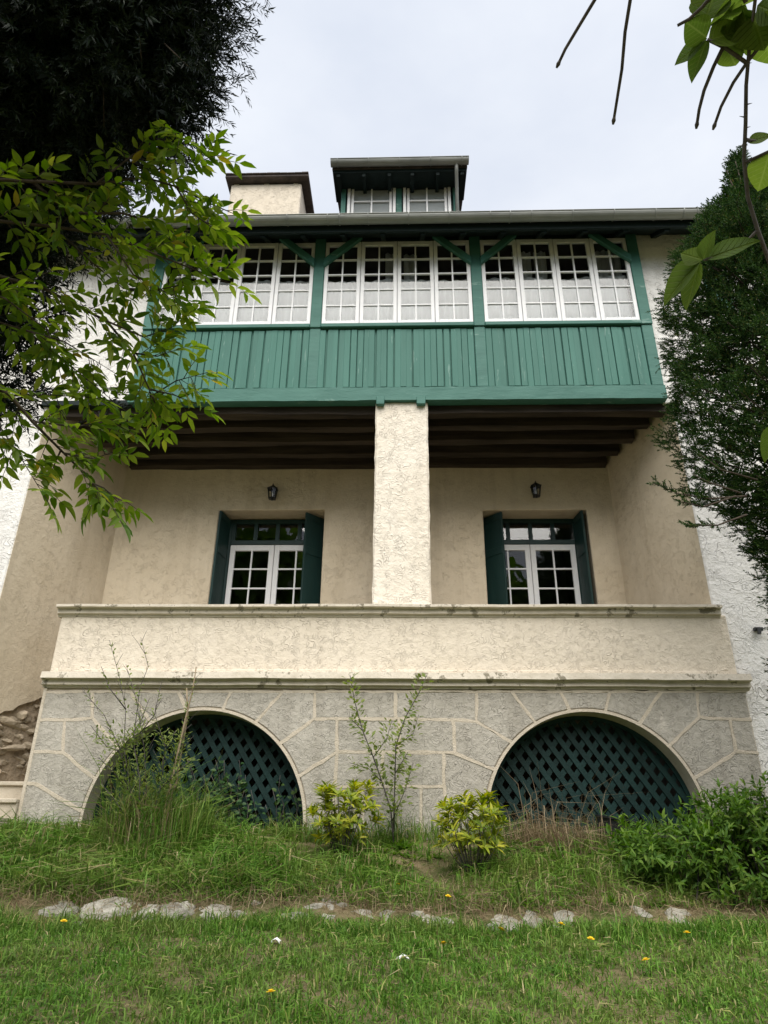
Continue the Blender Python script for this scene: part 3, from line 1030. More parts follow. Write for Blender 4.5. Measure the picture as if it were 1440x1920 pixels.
xm = at(748, 398, DY).x
MB().box(xm - .05, xm + .05, DY - .015, DY + .10, dz0, dz1 - .02).build('dormer_post', 'teal_beam_paint', dorm, .005)
wz1 = at(750, 343, DY).z
for a, b in ((652, 742), (756, 845)):
    xa, xb = at(a, 372, DY).x, at(b, 372, DY).x
    w, h = xb - xa, 1.15
    MB().box(xa - .0, xb + .0, DY + .02, DY + .048, wz1 - h, wz1).build('window_back', 'curtain_cloth', dorm)
    m = MB()
    m.box(xa, xa + .05, DY - .035, DY + .02, wz1 - h, wz1).box(xb - .05, xb, DY - .035, DY + .02, wz1 - h, wz1).box(xa + .05, xb - .05, DY - .035, DY + .02, wz1 - .05, wz1)
    m.box(xa + .07, xa + .115, DY - .02, DY + .02, wz1 - h, wz1 - .07).box(xb - .115, xb - .07, DY - .02, DY + .02, wz1 - h, wz1 - .07).box(xa + .115, xb - .115, DY - .02, DY + .02, wz1 - .125, wz1 - .07)
    m.build('window_frame', 'white_paint', dorm, .004)
    cxm = (xa + xb) / 2
    MB().box(cxm - .014, cxm + .014, DY - .018, DY + .018, wz1 - h, wz1 - .125).build('glazing_bar', 'white_paint', dorm)
    for k in range(3):
        zt_ = wz1 - .125 - k * .36
        for c0, c1 in ((xa + .115, cxm - .014), (cxm + .014, xb - .115)):
            MB().box(c0, c1, DY - .003, DY + .001, zt_ - .335, zt_).build('pane', 'glass', dorm)
            MB().box(c0, c1, DY - .016, DY + .016, zt_ - .36, zt_ - .335).build('glazing_bar', 'white_paint', dorm)
px_ = at(857, 372, DY - .1).x
MB().tube([(px_ - .02, .14, gz - .02), (px_ - .02, .20, gz - .12), (px_, DY - .07, gz - .42), (px_, DY - .07, 11.0)], .032, 8).build('downpipe', 'zinc', dorm)

# ---------------- chimney
CY = 1.45
ca, cb = at(430, 372, CY), at(563, 372, CY)
ctop = at(500, 345, CY).z
chim = MB().box(ca.x, cb.x, CY, CY + .75, 11.0, ctop).build('chimney', 'plaster_parapet', house, .02)
cc = at(500, 331, CY - .15).z
for x in (ca.x + .10, (ca.x + cb.x) / 2, cb.x - .12):
    MB().box(x - .05, x + .05, CY + .02, CY + .12, ctop, cc + .02).build('cap_support', 'cast_stone', chim, .006)
    MB().box(x - .05, x + .05, CY + .62, CY + .72, ctop, cc + .02).build('cap_support', 'cast_stone', chim, .006)
k0, k1 = at(424, 320, CY - .15).x, at(579, 320, CY - .15).x
cap = MB().box(k0, k1, CY - .15, CY + .95, cc, cc + .06).build('chimney_cap', 'roof_tile', chim, .01)
for k in range(12):
    x = k0 + (k1 - k0) * k / 12
    MB().box(x + .001, x + (k1 - k0) / 12 - .001, CY - .18, CY + .98, cc + .058, cc + .085 + rnd.uniform(-.006, .010)).build('cap_tile', 'roof_tile', chim, .006)

# shutter on the right wing and an iron wall hook
p = at(1322, 512, YW)
MB().box(p.x - .06, p.x + .30, YW - .045, YW - .005, 9.0, p.z).build('wing_shutter', 'teal_beam_paint', house, .006)
p = at(1420, 1181, YW)
MB().box(p.x - .05, p.x + .05, YW - .05, YW + .0, p.z - .02, p.z + .02).box(p.x - .035, p.x - .005, YW - .09, YW - .05, p.z - .07, p.z + .01).build('wall_hook', 'black_iron', house)

# ------------------------------------------------------------------ steps between the left wall and the terrace
st = thing('stone_steps', (-4.75, -.3, 1.66), 'pale stone steps climbing beside the terrace below the bare rubble', 'steps')
for k in range(3):
    y0 = -.32 + k * .27
    y1 = y0 + .30 if k < 2 else 1.72
    MB().box(-5.30, TW0 - .015, y0, y1, 1.3, 1.80 + k * .20).box(-5.30, TW0 - .016, y0 - .035, y1 - .002, 1.80 + k * .20, 1.845 + k * .20).build('step', 'step_stone', st, .008)

# ------------------------------------------------------------------ lattice screens in the arches


def lattice(c, label):
    x, z, R = c
    th = thing('lattice_screen', (x, .3, 1.66), label, 'lattice')
    Rr = R - .015
    def clip(p0, d):
        # keep the part of the line inside the arch above the ground
        b = p0.dot(d)
        cc_ = p0.length_squared - Rr * Rr
        disc = b * b - cc_
        if disc <= 0:
            return None
        t0, t1 = -b - math.sqrt(disc), -b + math.sqrt(disc)
        if abs(d.y) > 1e-6:
            tl_ = (-.20 - p0.y) / d.y
            if d.y > 0:
                t0 = max(t0, tl_)
            else:
                t1 = min(t1, tl_)
        return (p0 + d * t0, p0 + d * t1) if t1 - t0 > .12 else None
    for layer, a, y in ((0, radians(-56), .285), (1, radians(52), .305)):
        d = Vector((cos(a), sin(a)))
        nrm = Vector((-d.y, d.x))
        for k in range(-11, 12):
            r_ = clip(nrm * (k * .128 + .03), d)
            if not r_:
                continue
            p, q = r_
            s = nrm * .030
            MB().pxz([(x + v.x, z + v.y) for v in (p - s, q - s, q + s, p + s)], y - .008, y + .008).build('slat', 'lattice_paint', th)
    o_, i_ = arc_pts(c, -.12, pi + .12, 32, R - .002), arc_pts(c, -.12, pi + .12, 32, R - .05)
    MB().prism([(a, .262, b) for a, b in o_ + i_[::-1]], [(a, .276, b) for a, b in o_ + i_[::-1]]).build('rim', 'lattice_paint', th)


lattice(ARC[0], 'dark green diamond lattice in the arch with leaves climbing over it')
lattice(ARC[1], 'dark green diamond lattice in the arch behind the dry grass')

# ------------------------------------------------------------------ wall lanterns


def lantern(p, label):
    th = thing('wall_lantern', p, label, 'lantern', 'porch wall lanterns')
    x, y, z = p
    MB().box(x - .035, x + .035, BW - .018, BW - .001, z - .09, z + .09).build('back_plate', 'black_iron', th, .006)
    MB().tube([(x, BW - .015, z + .05), (x, BW - .07, z + .13), (x, BW - .13, z + .13), (x, y, z + .10)], .009, 6).build('arm', 'black_iron', th)
    def ring(r, zz):
        return [(x + r * cos(pi / 6 + k * pi / 3), y + r * sin(pi / 6 + k * pi / 3), zz) for k in range(6)]
    MB().prism(ring(.085, z + .055), ring(.022, z + .11)).prism(ring(.095, z + .042), ring(.095, z + .054)).tube([(x, y, z + .11), (x, y, z + .15)], [.016, .004], 6).build('lantern_roof', 'black_iron', th)
    cg = MB()
    for a, b in zip(ring(.055, z - .115), ring(.08, z + .043)):
        cg.tube([a, b], .0075, 5)
    cg.prism(ring(.062, z - .13), ring(.058, z - .112)).tube([(x, y, z - .13), (x, y, z - .16)], [.018, .004], 6)
    cg.build('cage', 'black_iron', th)
    MB().prism(ring(.051, z - .112), ring(.075, z + .042)).build('glass_shade', 'glass', th)
    MB().tube([(x, y, z - .112), (x, y, z - .04), (x, y, z + .0)], [.012, .016, .006], 8).build('bulb', 'white_paint', th)


q1, q2 = at(511, 922, BW - .14), at(1005, 917, BW - .14)
lantern(tuple(q1), 'black wall lantern above the shuttered window left of the pillar')
lantern(tuple(q2), 'black wall lantern above the shuttered window right of the pillar')

# ------------------------------------------------------------------ curtains behind the balcony casements


def curtain(x0, x1, z0, z1, y, label, amp=.022, wob=.05, drapes=()):
    th = thing('curtain', ((x0 + x1) / 2, y, z0), label, 'curtain', 'balcony curtains')
    def sheet(a, b, za, zb_, yy, am, fr_, nm, gath=0.0):
        n = max(12, int((b - a) / .018))
        xs = np.linspace(a, b, n)
        nz2 = 8
        V_, ph = [], rnd.uniform(0, 6)
        for j in range(nz2 + 1):
            f = j / nz2
            for x in xs:
                g = (x - a) / (b - a)
                xx = x if not gath else (a + b) / 2 + (x - (a + b) / 2) * (1 - gath * sin(pi * min(1, f * 1.3)))
                sag = wob * (sin(x * 4.3 + ph) * .5 + sin(x * 9.1 + ph * 2) * .25) * f
                V_.append((xx, yy + am * sin(fr_ * x + ph + .5 * sin(x * 3)) * (.6 + .4 * (1 - f)) + .01 * sin(13 * f + x * 5), za + (zb_ - za) * f + sag))
        V_ = np.array(V_)
        i_, j_ = np.meshgrid(np.arange(nz2), np.arange(n - 1), indexing='ij')
        a_ = (i_ * n + j_).ravel()
        npmesh(nm, V_, [np.stack([a_, a_ + 1, a_ + n + 1, a_ + n], 1)], 'curtain_cloth', th, True)
    sheet(x0, x1, z0, z1, y, amp, 34, 'cloth')
    for a, b in drapes:
        sheet(a, b, z0 - .1, 10.45, y + .10, .035, 60, 'drape', .25)


for i, (lab, dr_) in enumerate((('pale sheer curtain low behind the leftmost balcony windows beside the leafy branch', ((-3.75, -3.5),)),
                                ('pale sheer curtain low behind the middle balcony windows above the pillar', ((-.32, -.08), (-.02, .2))),
                                ('pale gathered curtain behind the rightmost balcony windows near the dark conifer', ((1.75, 2.05), (2.10, 2.3), (3.1, 3.5))))):
    curtain(PX[i] + .12, PX[i + 1] - .12, 8.70, 9.80, .17, lab, drapes=dr_)

# ------------------------------------------------------------------ lawn and bank


def ground_at(px, py):
    lo = -7.0
    y = lo
    while y < 0:
        p = at(px, py, y)
        if p.z < ground_z(p.x, y):
            return Vector((p.x, y, ground_z(p.x, y)))
        y += .02
    p = at(px, py, -.1)
    return Vector((p.x, -.1, ground_z(p.x, -.1)))


def blades(n, x0, x1, y0, y1, lmin, lmax, w, lean=.55, keep=None, bend=.35):
    X, Y = rng.uniform(x0, x1, n), rng.uniform(y0, y1, n)
    if keep is not None:
        k = keep(X, Y)
        X, Y = X[k], Y[k]
    n = len(X)
    P = np.stack([X, Y, zg(X, Y) - .008], 1)
    clump = np.sin(X * 6.1 + 1.7 * np.sin(Y * 5.2)) * np.sin(Y * 7.3 + 1.3 * np.sin(X * 4.1))
    L = rng.uniform(lmin, lmax, n) * (1 + .30 * clump) * rng.choice([.7, 1, 1.25], n)
    az = rng.uniform(0, 2 * pi, n)
    ln = np.abs(rng.normal(0, lean, n)).clip(0, 1.25)
    D = np.stack([np.cos(az) * np.sin(ln), np.sin(az) * np.sin(ln), np.cos(ln)], 1)
    S = unit(np.stack([-np.sin(az), np.cos(az), np.zeros(n)], 1) + rng.normal(0, .5, (n, 3)))
    out = np.stack([np.cos(az), np.sin(az), np.zeros(n)], 1)
    Wd = (w * rng.uniform(.6, 1.3, n))[:, None]
    Lc = L[:, None]
    bd = (bend * rng.uniform(.2, 1.3, n))[:, None]
    m = P + D * Lc * .55
    tip = P + D * Lc + out * Lc * bd - np.array([0, 0, 1]) * Lc * bd * .7
    V_ = np.stack([P - S * Wd * .5, P + S * Wd * .5, m + S * Wd * .42, m - S * Wd * .42, tip], 1).reshape(-1, 3)
    b = (np.arange(n) * 5)[:, None]
    return V_, b + np.array([[0, 1, 2, 3]]), b + np.array([[3, 2, 4]])


def grass_obj(name, mat, parts, label, parent=None, cat='grass'):
    Vs, Q, T_ = [], [], []
    off = 0
    for v, q, t_ in parts:
        Vs.append(v)
        Q.append(q + off)
        T_.append(t_ + off)
        off += len(v)
    o = npmesh(name, np.concatenate(Vs), [np.concatenate(Q), np.concatenate(T_)], mat, parent)
    if parent is None:
        tag(o, label, cat, None, 'stuff')
    else:
        tag(o, None, None, None, 'stuff')
    return o


def n2(x, y, f, s):
    return np.sin(x * f + s + 1.8 * np.sin(y * f * .9 + s)) * np.sin(y * f * 1.15 - s + 1.5 * np.sin(x * f * .8))


bare = lambda x, y: n2(x, y, 2.3, .6) < rng.uniform(.3, 1.15, len(x))
grass_obj('lawn_grass', 'grass_lawn', [blades(72000, -3.9, 3.6, -5.2, -2.12, .03, .08, .0085, .7, bare), blades(26000, -3.9, 3.6, -5.2, -2.12, .06, .125, .0095, .75, lambda x, y: n2(x, y, 4.2, 3.3) > -.1, .7),
                                       blades(30000, -7.5, 7.5, -7.2, -2.1, .03, .085, .008, .6),
                                       blades(9000, -4, 4, -2.45, -2.14, .06, .15, .008, .5)],
          'short mown lawn grass with dry patches in the foreground')
bk = lambda x, y: (n2(x, y, 2.9, 2.2) + .9 * np.clip(y + 1.5, -1, .7) < rng.uniform(-.2, 1.2, len(x)))
bk2 = lambda x, y: (n2(x, y, 1.7, 4.1) > .05)
edge_left = lambda x, y: (x < -1.0 + .5 * np.sin(y * 3))
grass_obj('bank_grass', 'grass_bank', [blades(46000, -6.2, 5.2, -1.9, -.03, .05, .15, .009, .8, bk, .5),
                                       blades(26000, -6.2, 5.2, -1.8, -.03, .12, .28, .012, .8, bk2, .8),
                                       blades(17000, -6.2, -.9, -1.75, -.03, .14, .32, .014, .75, edge_left, .8),
                                       blades(2600, -4.2, 4.2, -.3, -.03, .18, .38, .008, .5)],
          'longer tufted grass growing on the bank below the terrace')
grass_obj('dead_grass', 'grass_dry', [blades(6500, -4.5, 4, -1.95, -.8, .06, .22, .005, 1.1, lambda x, y: n2(x, y, 2.1, 1.1) > -.1, .6), blades(5200, -3.6, 3.4, -2.05, -1.55, .05, .2, .006, 1.2, None, .6),
                                      blades(4500, -4, 4, -5, -2.2, .03, .09, .004, 1.1, lambda x, y: n2(x, y, 2.3, .6) > .2, .5)],
          'dead straw coloured grass lying on the bank and lawn')

# broad-leaved weeds in the bank
n = 2600
X, Y = rng.uniform(-5.5, 4.5, n), -.05 - 1.8 * rng.uniform(0, 1, n) ** 1.4
k = n2(X, Y, 3.1, 5.0) > 0
X, Y = X[k], Y[k]
P = np.repeat(np.stack([X, Y, zg(X, Y)], 1), 7, 0)
az = rng.uniform(0, 2 * pi, len(P))
D = np.stack([np.cos(az), np.sin(az), rng.uniform(.15, 1.2, len(P))], 1)
tag(leaves_mesh('weed_leaves', P + rng.normal(0, .02, P.shape) * [1, 1, 0], D, np.stack([-np.cos(az) * .4, -np.sin(az) * .4, np.ones(len(P))], 1), rng.uniform(.05, .13, len(P)), rng.uniform(.012, .028, len(P)), 'leaf_bush', None, .35),
    'small leafy weeds scattered through the bank grass', 'weeds', None, 'stuff')

# ------------------------------------------------------------------ stone edging of the bank
edging = thing('stone_edging', (-.2, -2.05, 1.05), 'broken row of flat pale stones edging the lawn', 'edging')


def slab_mesh(seed):
    r = random.Random(seed)
    bm = bmesh.new()
    n_ = r.randint(7, 10)
    ang_ = sorted(2 * pi * (k + r.uniform(-.35, .35)) / n_ for k in range(n_))
    rim_v = [(cos(a) * r.uniform(.75, 1.05), sin(a) * r.uniform(.7, 1.05)) for a in ang_]
    top_ = [bm.verts.new((x * .9, y * .9, .5 + r.uniform(-.22, .2))) for x, y in rim_v]
    mid_ = [bm.verts.new((x, y, .1 + r.uniform(-.1, .1))) for x, y in rim_v]
    bot_ = [bm.verts.new((x, y, -1)) for x, y in rim_v]
    inn_ = [bm.verts.new((x * .45 + r.uniform(-.1, .1), y * .45 + r.uniform(-.1, .1), .62 + r.uniform(-.3, .28))) for x, y in rim_v]
    for a, b in ((inn_, top_), (top_, mid_), (mid_, bot_)):
        for k in range(n_):
            bm.faces.new((a[k], b[k], b[(k + 1) % n_], a[(k + 1) % n_]))
    bm.faces.new(inn_)
    bmesh.ops.recalc_face_normals(bm, faces=bm.faces)
    bmesh.ops.subdivide_edges(bm, edges=[e for e in bm.edges if e.verts[0].co.z > -.5 or e.verts[1].co.z > -.5], cuts=1, use_grid_fill=True)
    for v in bm.verts:
        if v.co.z > -.5:
            v.co += Vector((r.uniform(-.03, .03), r.uniform(-.03, .03), r.uniform(-.10, .10)))
    me = bpy.data.meshes.new('stone')
    bm.to_mesh(me)
    bm.free()
    me.materials.append(MATS['edging_stone'])
    return me


estones = [slab_mesh(50 + s_) for s_ in range(7)]
for i, (xa, xb, ya, yb) in enumerate([(66, 150, 1662, 1702), (140, 258, 1658, 1698), (255, 300, 1672, 1694), (286, 372, 1664, 1698), (365, 440, 1660, 1692), (424, 466, 1698, 1722), (470, 520, 1690, 1712),
                                      (512, 580, 1688, 1716), (570, 632, 1684, 1716), (628, 706, 1690, 1722), (700, 780, 1704, 1724), (770, 850, 1704, 1724), (840, 905, 1700, 1722), (918, 988, 1704, 1728), (980, 1040, 1700, 1726), (1035, 1088, 1698, 1722), (1190, 1252, 1698, 1732), (1250, 1312, 1700, 1718)]):
    yy = -2.06 + rnd.uniform(-.03, .05)
    a, b = at(xa, (ya + yb) / 2, yy), at(xb, (ya + yb) / 2, yy)
    lo_, hi_ = at((xa + xb) / 2, yb, yy), at((xa + xb) / 2, ya, yy)
    o = link('stone', estones[i % 7], edging, ((a.x + b.x) / 2, yy + .07, min(lo_.z * .75 + hi_.z * .25 - .05, 1.085)))
    o.scale = ((b.x - a.x) * .56, .15 + rnd.uniform(0, .05), .06)
    o.rotation_euler = (.36 + rnd.uniform(-.16, .16), rnd.uniform(-.12, .12), rnd.uniform(-.25, .25))

for k in range(46):
    x_ = rnd.uniform(-2.9, 1.9)
    y_ = -2.06 + rnd.uniform(-.14, .22)
    o = link('stone', estones[k % 7], edging, (x_, y_, ground_z(x_, y_) - .012))
    q = rnd.uniform(.025, .075)
    o.scale = (q * rnd.uniform(1, 1.8), q, q * .5)
    o.rotation_euler = (.25 + rnd.uniform(-.2, .2), rnd.uniform(-.2, .2), rnd.uniform(0, 6))

# ------------------------------------------------------------------ small flowers and litter
fm = MB()
fm.tube([(0, 0, 0), (.004, 0, .04), (0, .003, .085)], .003, 5)
stem_me = fm.mesh('stem', 'leaf_bush')
hd = MB()
for k in range(14):
    a = 2 * pi * k / 14
    for r_, z_ in ((.024, .088), (.014, .096)):
        hd.add([(0, 0, .083), (r_ * cos(a - .25), r_ * sin(a - .25), z_), (r_ * 1.12 * cos(a), r_ * 1.12 * sin(a), z_ + .002), (r_ * cos(a + .25), r_ * sin(a + .25), z_)], [(0, 1, 2, 3)])
head_me = hd.mesh('flower_head', 'petal')
flowers = [(932, 1752, 'on the lawn below the right golden shrub'), (1048, 1745, 'on the lawn under the right arch'), (1220, 1818, 'lowest at the right of the lawn'), (1292, 1764, 'on the lawn below the leafy bush'), (836, 1784, 'on the lawn right of the folded paper scrap'),
           (838, 1692, 'among the middle edging stones'), (744, 1667, 'in the straw above the middle stones'), (590, 1640, 'on the bank below the left golden shrub'), (228, 1622, 'on the bank below the straggly bush'), (255, 1660, 'just above the largest pale stones'),
           (108, 1648, 'on the bank at far left above the stones'), (40, 1645, 'nearest the left edge of the view'), (114, 1740, 'on the lawn under the leftmost stones'), (509, 1886, 'lowest of all, at the bottom middle of the lawn'), (360, 1540, 'in the tall grass under the left arch'), (460, 1587, 'on the bank under the left arch, right of the bush'), (1107, 1775, 'on the lawn left of the lowest right flower')]
for px, py, where in flowers:
    g = ground_at(px, py + 12)
    f_ = thing('dandelion', g, 'yellow dandelion ' + where, 'flower', 'yellow flowers in the grass')
    for nm, me in (('stem', stem_me), ('flower_head', head_me)):
        o = link(nm, me, f_, tuple(g))
        o.rotation_euler = (rnd.uniform(-.3, .6), rnd.uniform(-.3, .3), rnd.uniform(0, 6))
for px, py, lab, sc_ in ((517, 1766, 'small crumpled white scrap lying on the lawn below the pale stones', .032), (755, 1797, 'white folded scrap of paper on the open lawn, nearest the viewer', .042)):
    g = ground_at(px, py + 6)
    m = MB()
    vs, fs = [], []
    r2 = random.Random(px)
    for i in range(5):
        for j in range(5):
            vs.append(((i - 2) * sc_ * .5 + r2.uniform(-.006, .006), (j - 2) * sc_ * .4, .035 + abs(i - 2) * -sc_ * .3 + r2.uniform(-.008, .012)))
    fs = [(i * 5 + j, i * 5 + j + 1, i * 5 + j + 6, i * 5 + j + 5) for i in range(4) for j in range(4)]
    o = m.add([(x + g.x, y + g.y, z + g.z) for x, y, z in vs], fs).build('paper_scrap', 'paper')
    sol = o.modifiers.new('thick', 'SOLIDIFY')
    sol.thickness = .003
    tag(o, lab, 'litter')

# black open crate by the right arch
g = at(1155, 1540, -.30)
gzc = ground_z(g.x, -.30)
cr = thing('plastic_crate', (g.x, -.30, gzc), 'black plastic crate half sunk in weeds before the lattice arch', 'crate')
m = MB()
cw_, cd_, ch_ = .19, .13, .26
m.box(-cw_, cw_, -cd_, -cd_ + .012, 0, ch_).box(-cw_, cw_, cd_ - .012, cd_, 0, ch_).box(-cw_, -cw_ + .012, -cd_ + .012, cd_ - .012, 0, ch_).box(cw_ - .012, cw_, -cd_ + .012, cd_ - .012, 0, ch_).box(-cw_ + .012, cw_ - .012, -cd_ + .012, cd_ - .012, 0, .012)
body = m.mesh('body', 'black_plastic', .003)
m = MB()
for sx in (-1, 1):
    m.box(min(sx * (cw_ - .02), sx * (cw_ + .022)), max(sx * (cw_ - .02), sx * (cw_ + .022)), -cd_ - .022, cd_ + .022, ch_ - .004, ch_ + .02)
    m.box(-cw_ + .02, cw_ - .02, min(sx * (cd_ - .002), sx * (cd_ + .021)), max(sx * (cd_ - .002), sx * (cd_ + .021)), ch_ - .003, ch_ + .019)
rim_ = m.mesh('rim', 'black_plastic', .003)
for nm, me in (('body', body), ('rim', rim_)):
    o = link(nm, me, cr, (g.x, -.30, gzc))
    o.rotation_euler = (.1, .14, .25)

# ------------------------------------------------------------------ shrubs on the bank


def golden(px, py, Y, rx, h, label):
    p = at(px, py, Y)
    b = Vector((p.x, Y, ground_z(p.x, Y) - .02))
    th = thing('golden_shrub', b, label, 'shrub', 'golden shrubs below the terrace')
    Ps, Ds, Ns, Ls, Ws = [], [], [], [], []
    stems = MB()
    for k in range(95):
        f = rnd.uniform(0, 1) ** .75
        az_ = rnd.uniform(0, 2 * pi)
        r_ = rx * math.sqrt(rnd.uniform(.12, 1)) * (1.0 - .35 * abs(f - .5) * 2)
        tip = b + Vector((cos(az_) * r_, sin(az_) * r_, h * (.30 + .66 * f) - .15 * r_))
        dr_ = (tip - (b + Vector((0, 0, h * .25)))).normalized()
        dr_ = (dr_ + Vector((0, 0, .5))).normalized()
        if k % 3 == 0:
            mid_ = b + (tip - b) * .5 + Vector((cos(az_), sin(az_), 0)) * .03
            stems.tube([b + Vector((cos(az_) * .03, sin(az_) * .03, 0)), mid_, tip], [.006, .004, .003], 5)
        a_ = dr_.cross(Vector((.3, .2, 1))).normalized()
        c_ = dr_.cross(a_)
        nl = rnd.randint(7, 11)
        for j in range(nl):
            ph = 2 * pi * j / nl + rnd.uniform(-.3, .3)
            out = a_ * cos(ph) + c_ * sin(ph)
            el = rnd.uniform(.25, 1.0)
            d_ = out * cos(el) + dr_ * sin(el)
            Ps.append(tip - dr_ * rnd.uniform(0, .05))
            Ds.append(d_)
            Ns.append(dr_ + out * -.2)
            Ls.append(rnd.uniform(.075, .13))
            Ws.append(rnd.uniform(.022, .034))
    tag(leaves_mesh('foliage', Ps, Ds, Ns, Ls, Ws, 'leaf_golden', th, .25), kind='stuff')
    stems.build('stem', 'twig', th)


golden(642, 1580, -.75, .40, .80, 'golden yellow-green shrub between the left arch and the thin sapling')
golden(886, 1630, -1.15, .38, .78, 'golden yellow-green shrub in front of the right arch, beside the dry grass')


def poly3(pts, Y, wob=.0):
    return [at(x, y, Y + (z[0] if z else 0)) for x, y, *z in pts]


def along(pts, step):
    """points and tangents every step metres"""
    out = []
    for a, b in zip(pts[:-1], pts[1:]):
        L = (b - a).length
        n_ = max(1, int(L / step))
        for i in range(n_):
            out.append((a + (b - a) * (i / n_), (b - a).normalized()))
    return out


# thin sapling before the middle of the terrace wall
b0 = at(738, 1575, -.42)
b0.z = ground_z(b0.x, -.42)
sap = thing('sapling', b0, 'thin leafy sapling with two forked stems before the middle of the terrace wall', 'sapling')
lines = [[(738, 1580), (733, 1520), (716, 1465, -.05), (700, 1420, -.1), (680, 1370, -.1), (665, 1315, -.12), (656, 1265, -.15)],
         [(738, 1560), (740, 1480, .05), (742, 1400, .05), (760, 1345, 0), (785, 1300, -.05), (800, 1266, -.08)],
         [(716, 1465, -.05), (690, 1440, .1), (655, 1430, .15)], [(700, 1420, -.1), (725, 1385, -.2), (735, 1350, -.2)], [(742, 1400, .05), (775, 1375, .1), (785, 1340, .15)],
         [(735, 1540), (760, 1480, -.2), (775, 1430, -.25)], [(680, 1370, -.1), (655, 1345, -.1)], [(741, 1450, .05), (765, 1410, -.1)]]
stm = MB()
Ps, Ds, Ns, Ls, Ws = [], [], [], [], []
for i, ln in enumerate(lines):
    pts = poly3(ln, -.42)
    stm.tube(pts, [(.009 if i < 2 else .005) * (1 - .65 * j / len(pts)) for j in range(len(pts))], 6)
    for p, d in along(pts, .026):
        if p.z < 1.9:
            continue
        for q in range(3):
            o_ = Vector((rnd.gauss(0, 1), rnd.gauss(0, 1), rnd.gauss(0, .5)))
            o_ = (o_ - d * o_.dot(d)).normalized()
            Ps.append(p + o_ * rnd.uniform(0, .08))
            Ds.append(o_ + d * .6)
            Ns.append((rnd.gauss(0, .5), rnd.gauss(-.4, .4), 1))
            Ls.append(rnd.uniform(.04, .075))
            Ws.append(rnd.uniform(.024, .04))
stm.build('stem', 'twig', sap)
tag(leaves_mesh('foliage', Ps, Ds, Ns, Ls, Ws, 'leaf_sapling', sap), kind='stuff')

# scrubby bush with bare twigs before the left arch
b0 = at(262, 1590, -.65)
b0.z = ground_z(b0.x, -.65)
scr = thing('scrub_bush', b0, 'straggly bush of bare twigs and weeds before the left arch', 'bush')
lines = [[(255, 1590), (240, 1480), (228, 1410), (195, 1340, -.1), (155, 1295, -.1)], [(255, 1590), (245, 1480), (232, 1400), (236, 1330, .1), (222, 1262, .1), (205, 1200, .1)],
         [(262, 1590), (262, 1460, -.1), (250, 1390, -.1), (262, 1290, -.15), (278, 1250, -.15), (264, 1195, -.15)], [(262, 1590), (275, 1480), (270, 1400), (255, 1310, .05), (236, 1245, .1)],
         [(270, 1590), (300, 1480, -.05), (310, 1400, -.1), (292, 1345, -.1), (255, 1320, -.1)], [(285, 1590), (318, 1480, .1), (345, 1360, .1), (362, 1290, .12), (368, 1250, .1)],
         [(280, 1590), (330, 1470, .15), (352, 1340, .15), (350, 1290, .15)], [(228, 1410), (200, 1400), (170, 1360)], [(250, 1390, -.1), (290, 1340, -.2), (300, 1290, -.2)],
         [(236, 1330, .1), (205, 1290, 0), (190, 1250, 0)], [(232, 1400), (265, 1350, .1), (280, 1310, .2)], [(310, 1400, -.1), (330, 1370, -.2)], [(240, 1480), (205, 1440, -.2), (185, 1420, -.2)],
         [(300, 1480), (340, 1440, -.2), (365, 1420, -.2)], [(255, 1560), (215, 1500, -.2), (190, 1470, -.3)]]
stm, dry_ = MB(), MB()
Ps, Ds, Ns, Ls, Ws = [], [], [], [], []
for i, ln in enumerate(lines):
    pts = poly3(ln, -.65)
    r0 = .017 if i in (5, 6) else .007
    (dry_ if i in (5, 6) else stm).tube(pts, [r0 * (1 - .8 * j / len(pts)) for j in range(len(pts))], 6)
    for p, d in along(pts, .045):
        if rnd.random() < .35:
            o_ = Vector((rnd.gauss(0, 1), rnd.gauss(0, 1), rnd.gauss(.3, .6))).normalized()
            q = p + (o_ + d) * rnd.uniform(.06, .16)
            stm.tube([p, p + (q - p) * .5 + Vector((0, 0, .01)), q], [.003, .0025, .0015], 4)
        for q in range(9 if p.z < 2.7 else 2):
            if rnd.random() < .35 and p.z > 2.75:
                continue
            o_ = Vector((rnd.gauss(0, 1), rnd.gauss(0, 1), rnd.gauss(0, .6))).normalized()
            Ps.append(p + o_ * rnd.uniform(0, .10 if p.z < 2.75 else .02))
            Ds.append(o_ + d * .8)
            Ns.append((rnd.gauss(0, .5), rnd.gauss(-.4, .4), 1))
            Ls.append(rnd.uniform(.03, .065))
            Ws.append(rnd.uniform(.012, .022))
stm.build('stem', 'twig', scr)
dry_.build('dead_stem', 'dry_stem', scr)
tag(leaves_mesh('foliage', Ps, Ds, Ns, Ls, Ws, 'leaf_sapling', scr), kind='stuff')
nb_ = lambda x, y: ((x - b0.x - .1) / .62) ** 2 + ((y - b0.y - .15) / .5) ** 2 < rng.uniform(.1, 1, len(x))
grass_obj('grass_tuft', 'grass_bank', [blades(5200, b0.x - .8, b0.x + .9, -1.25, -.05, .35, .78, .010, .28, nb_, .4), blades(1500, b0.x - .8, b0.x + .9, -1.25, -.05, .5, 1.0, .007, .2, nb_, .35)], None, scr)
grass_obj('dead_grass_tuft', 'grass_dry', [blades(800, b0.x - .4, b0.x + .3, -1.3, -.5, .25, .8, .007, .35, nb_, .4)], None, scr)

